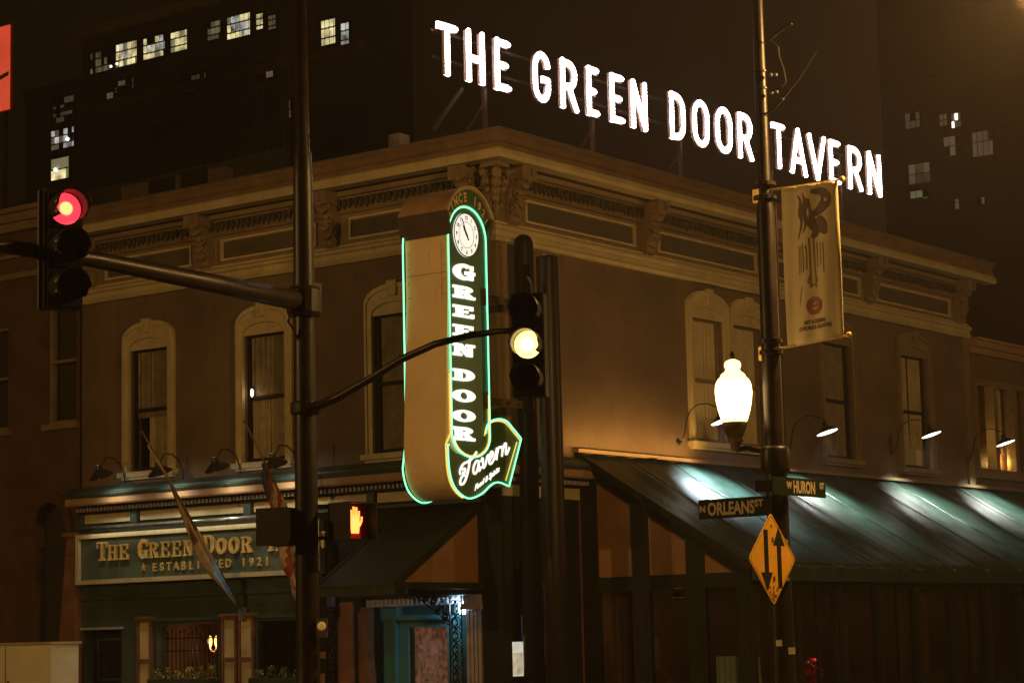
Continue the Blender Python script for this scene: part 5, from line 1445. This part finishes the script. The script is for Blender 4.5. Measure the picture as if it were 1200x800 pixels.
# right neighbour
nr = thing('bay_window_building', 'lower brown neighbour with lit bay window past the tavern corner board', 'building', (18.6, 0, 0))
NW = (18.75, 22.1, 5.35, 7.60)
m = MB().wall(18.52, 40, 0, 8.5, [NW, (25.2, 28.6, 5.35, 7.6)], w0=-.35, w1=-.02); m.build('wall', M['wall'], nr, world=True)
m = MB(); m.fb(18.52, 40, 8.2, 8.35, -.02, .10); m.fb(18.52, 40, 8.35, 8.5, -.02, .22); m.fb(18.52, 40, 8.5, 8.56, -.3, .30); m.build('cornice', M['orange'], nr, world=True)
m = MB(); m.box(18.6, 40, .4, 12, 0, 8.3); m.build('rear_block', M['loft'], nr, world=True)
for (a, b, c, d) in (NW, (25.2, 28.6, 5.35, 7.6)):
    f = MB(); ringbox(f, a, b, c, d, .10, -.2, .05)
    for k in (1, 2): x = a+(b-a)*k/3; f.fb(x-.10, x+.10, c+.1, d-.1, -.2, .04)
    f.fb(a, b, c-.14, c, -.2, .12)
    w_ = f.build('bay_window', M['khaki'], nr, world=True)
    for k in range(3):
        x0_, x1_ = a+(b-a)*k/3+.1, a+(b-a)*(k+1)/3-.1
        MB().fb(x0_, x1_, c+.1, d-.1, -.12, -.115).build('pane', M['glass'], w_, world=True)
        n = 16; cm = MB(); P = [(x0_+.02+(x1_-x0_-.04)*(.62 if k != 1 else 1)*i/n, -.30+.03*math.sin(i*1.6)) for i in range(n+1)]
        z0_ = c+.1 if k != 1 else c+.55
        cm.add([(p[0], -p[1], z0_) for p in P]+[(p[0], -p[1], d-.1) for p in P], [[i, i+1, n+2+i, n+1+i] for i in range(n)])
        cm.build('curtain', M['curtain'], w_, world=True, fixn=False)
m = MB(); m.box(18.7, 22.2, .38, .39, 5.2, 7.7); m.build('room_back', M['wood'], nr, world=True)
lamp('room_light', 'POINT', (.5, .28, 6.1), nr, 22, (1, .6, .14), shadow_soft_size=.08)
lamp('room_light', 'POINT', (2.2, .28, 5.7), nr, 22, (1, .6, .14), shadow_soft_size=.08)
# pale utility cabinet at lower left
uc = thing('utility_cabinet', 'pale cream metal cabinet standing by the brown pilaster', 'cabinet', (-.9, 12.4, 0))
p = PX(76, 751, -.9)
hh = p.z; yE = p.y-12.4
m = MB(); m.box(-.35, .35, yE, yE+2.6, .1, hh-.05); m.build('body', M['pale'], uc)
m = MB(); m.box(-.39, .39, yE-.05, yE+2.65, hh-.05, hh); m.build('lid', M['cream'], uc)
m = MB(); m.box(-.36, -.351, yE+1.3, yE+1.315, .15, hh-.08); m.box(-.37, -.351, yE+1.2, yE+1.24, hh*.5, hh*.6); m.build('door_seam', M['brownw'], uc)
m = MB(); m.box(-.3, .3, yE+.1, yE+2.5, 0, .099); m.build('plinth', M['walk'], uc)

# ============================================================ BACKGROUND BUILDINGS
XB = 24.0
lf = thing('loft_building', 'dark loft building behind the tavern with a lit top row of windows', 'building', (XB, 30, 0))
a = PX(97, 100, XB); b = PX(430, 100, XB); LD = PY(484, 100, b.y).x-XB; rt_ = PX(105, 45, XB)
ztop_ = rt_.z
lb_ = lambda m_, name, mat, par=None, **k: m_.build(name, mat, par or lf, world=True, **k)
m = MB(); m.box(XB, XB+LD, b.y, a.y, 0, ztop_); lb_(m, 'wall', M['loft'])
m = MB(); m.box(XB-.25, XB+LD+.2, b.y-.2, a.y+.3, ztop_+.001, ztop_+.35); lb_(m, 'parapet', M['khaki'])
for z in [q*3.6+3 for q in range(int(ztop_/3.6))]:
    m = MB(); m.box(XB-.12, XB-.002, b.y, a.y, z, z+.3); lb_(m, 'floor_band', M['brick'])
def farwin(par, x, pa, pb, mat, nb_, nv, frame='black', kindname='window', base=None):
    """lit window group between two pixel corners on plane x"""
    A = PX(*pa, x); B = PX(*pb, x)
    y1, y0 = A.y, B.y; z1 = (A.z+PX(pb[0], pa[1], x).z)/2 if False else A.z; z0 = B.z
    if z0 > z1: z0, z1 = z1, z0
    f = MB(); t = .07
    f.box(x-.10, x-.003, y0, y1, z0, z0+t); f.box(x-.10, x-.003, y0, y1, z1-t, z1); f.box(x-.10, x-.003, y0, y0+t, z0+t, z1-t); f.box(x-.10, x-.003, y1-t, y1, z0+t, z1-t)
    w = lb_(f, kindname, M[frame], par)
    nb_ *= (2 if x < 50 else 1); nv += (1 if x < 50 else 0)
    for i in range(nb_):
        ya, yb_ = y0+(y1-y0)*i/nb_, y0+(y1-y0)*(i+1)/nb_
        for j in range(nv):
            za, zb_ = z0+(z1-z0)*j/nv, z0+(z1-z0)*(j+1)/nv
            q = MB(); q.box(x-.06, x-.004, ya+.035, yb_-.035, za+.035, zb_-.035)
            mt = mat if not isinstance(mat, (list, tuple)) else random.choice(mat)
            lb_(q, 'pane', M[mt], w)
    return w
random.seed(11)
WB = ['e_win', 'e_win', 'e_win2', 'e_dim2', 'black']
for pa, pb, nb_, mt in (((106, 62), (133, 84), 4, ['e_dim2', 'e_dim', 'black']), ((136, 52), (164, 76), 3, ['e_win', 'e_win', 'e_win2', 'e_dim2']), ((168, 45), (197, 67), 3, ['e_win', 'e_dim2', 'e_win2', 'black']), ((200, 38), (223, 60), 2, ['e_win', 'e_win', 'e_dim2']),
                        ((243, 26), (262, 47), 2, ['e_dim', 'e_dim2', 'black']), ((266, 20), (297, 43), 3, ['e_win', 'e_win', 'e_dim2', 'e_win2']), ((300, 16), (312, 36), 1, ['e_win']), ((314, 18), (327, 36), 1, ['e_dim']), ((376, 24), (397, 53), 2, ['e_win']), ((399, 27), (413, 56), 1, ['e_win2'])):
    # slope-corrected: lower right corner follows the receding line
    farwin(lf, XB, (pa[0], pa[1]), (pb[0], pb[1]-(0)), mt, nb_, 2)
for pa, pb in (((62, 116), (90, 128)), ((62, 130), (90, 142)), ((125, 108), (150, 122)), ((135, 95), (160, 106)), ((215, 90), (245, 104)), ((300, 75), (325, 92)), ((320, 120), (345, 140))):
    farwin(lf, XB if pa[0] > 97 else XB+4, pa, pb, ['e_dim', 'black', 'black'], 3, 1)
# lower wing at its left
w0 = PX(30, 150, XB+4); w1 = PX(97, 150, XB+4)
wg = thing('loft_wing', 'lower dark wing with two bright windows left of the loft building', 'building', (XB+4, w0.y, 0))
m = MB(); m.box(XB+4.001, XB+14, w1.y-6, w0.y, 0, PX(60, 108, XB+4).z); lb_(m, 'wall', M['loft'], wg)
m = MB(); m.box(XB+3.9, XB+14, w1.y-6, w0.y+.1, PX(60, 108, XB+4).z+.001, PX(60, 108, XB+4).z+.3); lb_(m, 'parapet', M['loft'], wg)
farwin(wg, XB+4, (60, 153), (90, 173), ['e_win2', 'black', 'e_dim'], 3, 2)
farwin(wg, XB+4, (60, 186), (84, 210), ['e_win', 'e_dim2'], 2, 1)
for px, py in ((79, 163), (65, 199)):
    p = PX(px, py, XB+3.85); MB().ball(tuple(p), .08, 8, 6).build('hot_bulb', M['e_spark'], wg, world=True, smooth=True)
for px, py in ((130, 78), (137, 75)):
    p = PX(px, py, XB-.15); MB().ball(tuple(p), .05, 8, 6).build('hot_bulb', M['e_spark'], lf, world=True, smooth=True)
# sloped corrugated roof between
sr = thing('corrugated_shed_roof', 'dark corrugated lean-to roof rising behind the left cornice', 'roof', (8, 12, 10))
A = PX(95, 238, 9); B = PX(335, 185, 9); C_ = PX(330, 100, 16); D_ = PX(150, 155, 16)
m = MB(); N = 60
for i in range(N):
    t0, t1, t2 = i/N, (i+.5)/N, (i+1)/N
    P = lambda t, up: (A+(B-A)*t+Vector((0, 0, up)), D_+(C_-D_)*t+Vector((0, 0, up)))
    p0, p1, p2 = P(t0, 0), P(t1, .09), P(t2, 0)
    m.add([p0[0], p1[0], p1[1], p0[1]], [[0, 1, 2, 3]]); m.add([p1[0], p2[0], p2[1], p1[1]], [[0, 1, 2, 3]])
m.build('corrugated_sheet', M['gpanel'], sr, world=True, fixn=False)
m = MB(); m.bar(A, B, .15, .5); m.build('gutter', M['roof'], sr, world=True)
m = MB(); m.bar(A+Vector((.1, 0, -.3)), A+Vector((.1, 0, -4)), .3); m.bar(B+Vector((.1, 0, -.3)), B+Vector((.1, 0, -4)), .3); m.bar(C_, C_-Vector((0, 0, 8)), .3); m.bar(D_, D_-Vector((0, 0, 8)), .3); m.build('post', M['roof'], sr, world=True)
# faint penthouse boxes on the roof
ph = thing('roof_penthouse', 'low brown penthouse wall with dark openings behind the left cornice', 'penthouse', (6, 10, 10))
A = PX(142, 222, 5.0); B = PX(262, 195, 5.0); za = A.z; zb_ = B.z
m = MB(); m.wall(-A.y, -B.y, 10.0, max(za, zb_), [], w0=-.3, w1=0)
T5 = Matrix.Translation((5.0, 0, 0)) @ RL
m.build('wall', M['wall'], ph, T=T5, world=True)
for px0, px1, y0p, y1p in ((175, 205, 213, 225), (213, 243, 202, 217)):
    a = PX(px0, y0p, 4.98); b = PX(px1, y1p, 4.98)
    m = MB(); m.box(4.95, 4.99, b.y, a.y, b.z, a.z); m.build('opening', M['black'], ph, world=True)
# right tower
XT = 95.0
a = PX(1036, 200, XT); b = PX(1215, 200, XT)
tw = thing('far_tower', 'tall far tower with scattered dim windows beyond the rooftop sign', 'building', (XT, a.y, 0))
m = MB(); m.box(XT, XT+25, b.y-22, a.y, 0, 47); lb_(m, 'wall', M['tower'], tw)
random.seed(4)
for (pa, pb, mt, n) in (((1060, 133), (1080, 150), ['e_dim', 'e_dim', 'black'], 3), ((1100, 134), (1112, 148), ['e_dim', 'black'], 2), ((1114, 133), (1128, 150), ['e_spark', 'e_dim', 'e_dim'], 3), ((1105, 160), (1128, 182), ['e_dim', 'black'], 3),
                        ((1138, 150), (1166, 182), ['e_dim', 'e_dim', 'black'], 4), ((1064, 193), (1092, 214), ['e_dim2', 'e_dim'], 3), ((1066, 224), (1090, 240), ['e_dim2', 'black'], 3), ((1118, 228), (1126, 246), ['e_dim2'], 1), ((1144, 222), (1156, 240), ['e_dim', 'black'], 2)):
    farwin(tw, XT, pa, pb, mt, n, 2, frame='tower')
fl_ = MB()
for z in range(24, 47, 4): fl_.box(XT-.12, XT-.002, b.y-22, a.y, z, z+.35)
fl_.build('floor_band', M['tower'], tw, world=True)
# red lit sign at the left edge, on the neighbour's roof
a = PX(13.5, 28, 6.0); b = PX(-40, 128, 6.0)
rsg = thing('red_roof_sign', 'red backlit sign panel standing on a frame at the far left', 'sign', (6.0, a.y, 10.3))
zlo = PX(13.5, 129, 6.0).z
m = MB(); m.box(5.99, 6.05, a.y, a.y+2.2, zlo, a.z); m.build('cabinet', M['red'], rsg, world=True)
m = MB(); m.box(5.95, 5.989, a.y+.03, a.y+2.17, zlo+.03, a.z-.03); m.build('lit_face', M['e_redsign'], rsg, world=True)
m = MB(); m.prism([(-(a.y+1.6), zlo+.7), (-(a.y+.03), zlo+1.0), (-(a.y+.03), zlo+.9), (-(a.y+1.6), zlo+.55)], 0.0, .012, lambda p, q, d: (5.948-d, -p, q)); m.build('dark_stripe', M['brownw'], rsg, world=True)
m = MB(); m.bar((6.1, a.y+.3, 10.3), (6.1, a.y+.3, zlo), .08); m.bar((6.1, a.y+1.9, 10.3), (6.1, a.y+1.9, zlo), .08); m.build('post', M['black'], rsg, world=True)

# ============================================================ STREET LIGHTS OUTSIDE THE FRAME
def cobra(loc, h, arm, label, energy, col=SODIUM, size=1.0):
    t = thing('cobra_street_light', label, 'street light', (loc[0], loc[1], 0), group='sodium street lights around the crossing')
    m = MB(); m.lathe([(.2, 0), (.12, .4), (.11, 3), (.08, h)], (0, 0, 0), 14); m.build('shaft', M['pole'], t, smooth=True)
    ax, ay = arm
    m = MB(); m.tube([(0, 0, h-.3), (ax*.4, ay*.4, h+.25), (ax*.8, ay*.8, h+.35), (ax, ay, h+.33)], .04, 8); m.build('arm', M['pole'], t, smooth=True)
    d = Vector((ax, ay, 0)).normalized()
    m = MB(); m.ball((ax+d.x*.3, ay+d.y*.3, h+.33), .34, 12, 8, (1, 1, .34)); m.build('head', M['steel'], t, smooth=True)
    m = MB(); m.ball((ax+d.x*.33, ay+d.y*.33, h+.24), .19, 12, 8, (1, 1, .45)); m.build('lens', M['e_globe'], t, smooth=True)
    lamp('bulb', 'POINT', (ax+d.x*.33, ay+d.y*.33, h+.05), t, energy, col, shadow_soft_size=.25*size)
    return t
cobra((-29.2, 4.2, 0), 8.8, (2.2, -.3), 'sodium street light across the left street, opposite the tavern corner', 5600)
cobra((-7.9, -16.2, 0), 8.55, (-.33, 2.32), 'sodium street light on the near kerb just right of the view', 3300)
cobra((14.0, -19.0, 0), 9.0, (0, 2.2), 'sodium street light farther along the right street', 1600)

# ============================================================ HAZE
hm = bpy.data.materials.new('night_haze'); hm.use_nodes = True
t = hm.node_tree; t.nodes.clear()
o_ = t.nodes.new('ShaderNodeOutputMaterial'); v_ = t.nodes.new('ShaderNodeVolumePrincipled')
v_.inputs['Color'].default_value = (0.95, 0.82, 0.70, 1); v_.inputs['Density'].default_value = 0.0008; v_.inputs['Anisotropy'].default_value = 0.3
t.links.new(v_.outputs[0], o_.inputs['Volume'])
hz_o = MB().box(-45, 135, -45, 135, -1.3, 48).build('haze', hm, kind='stuff')
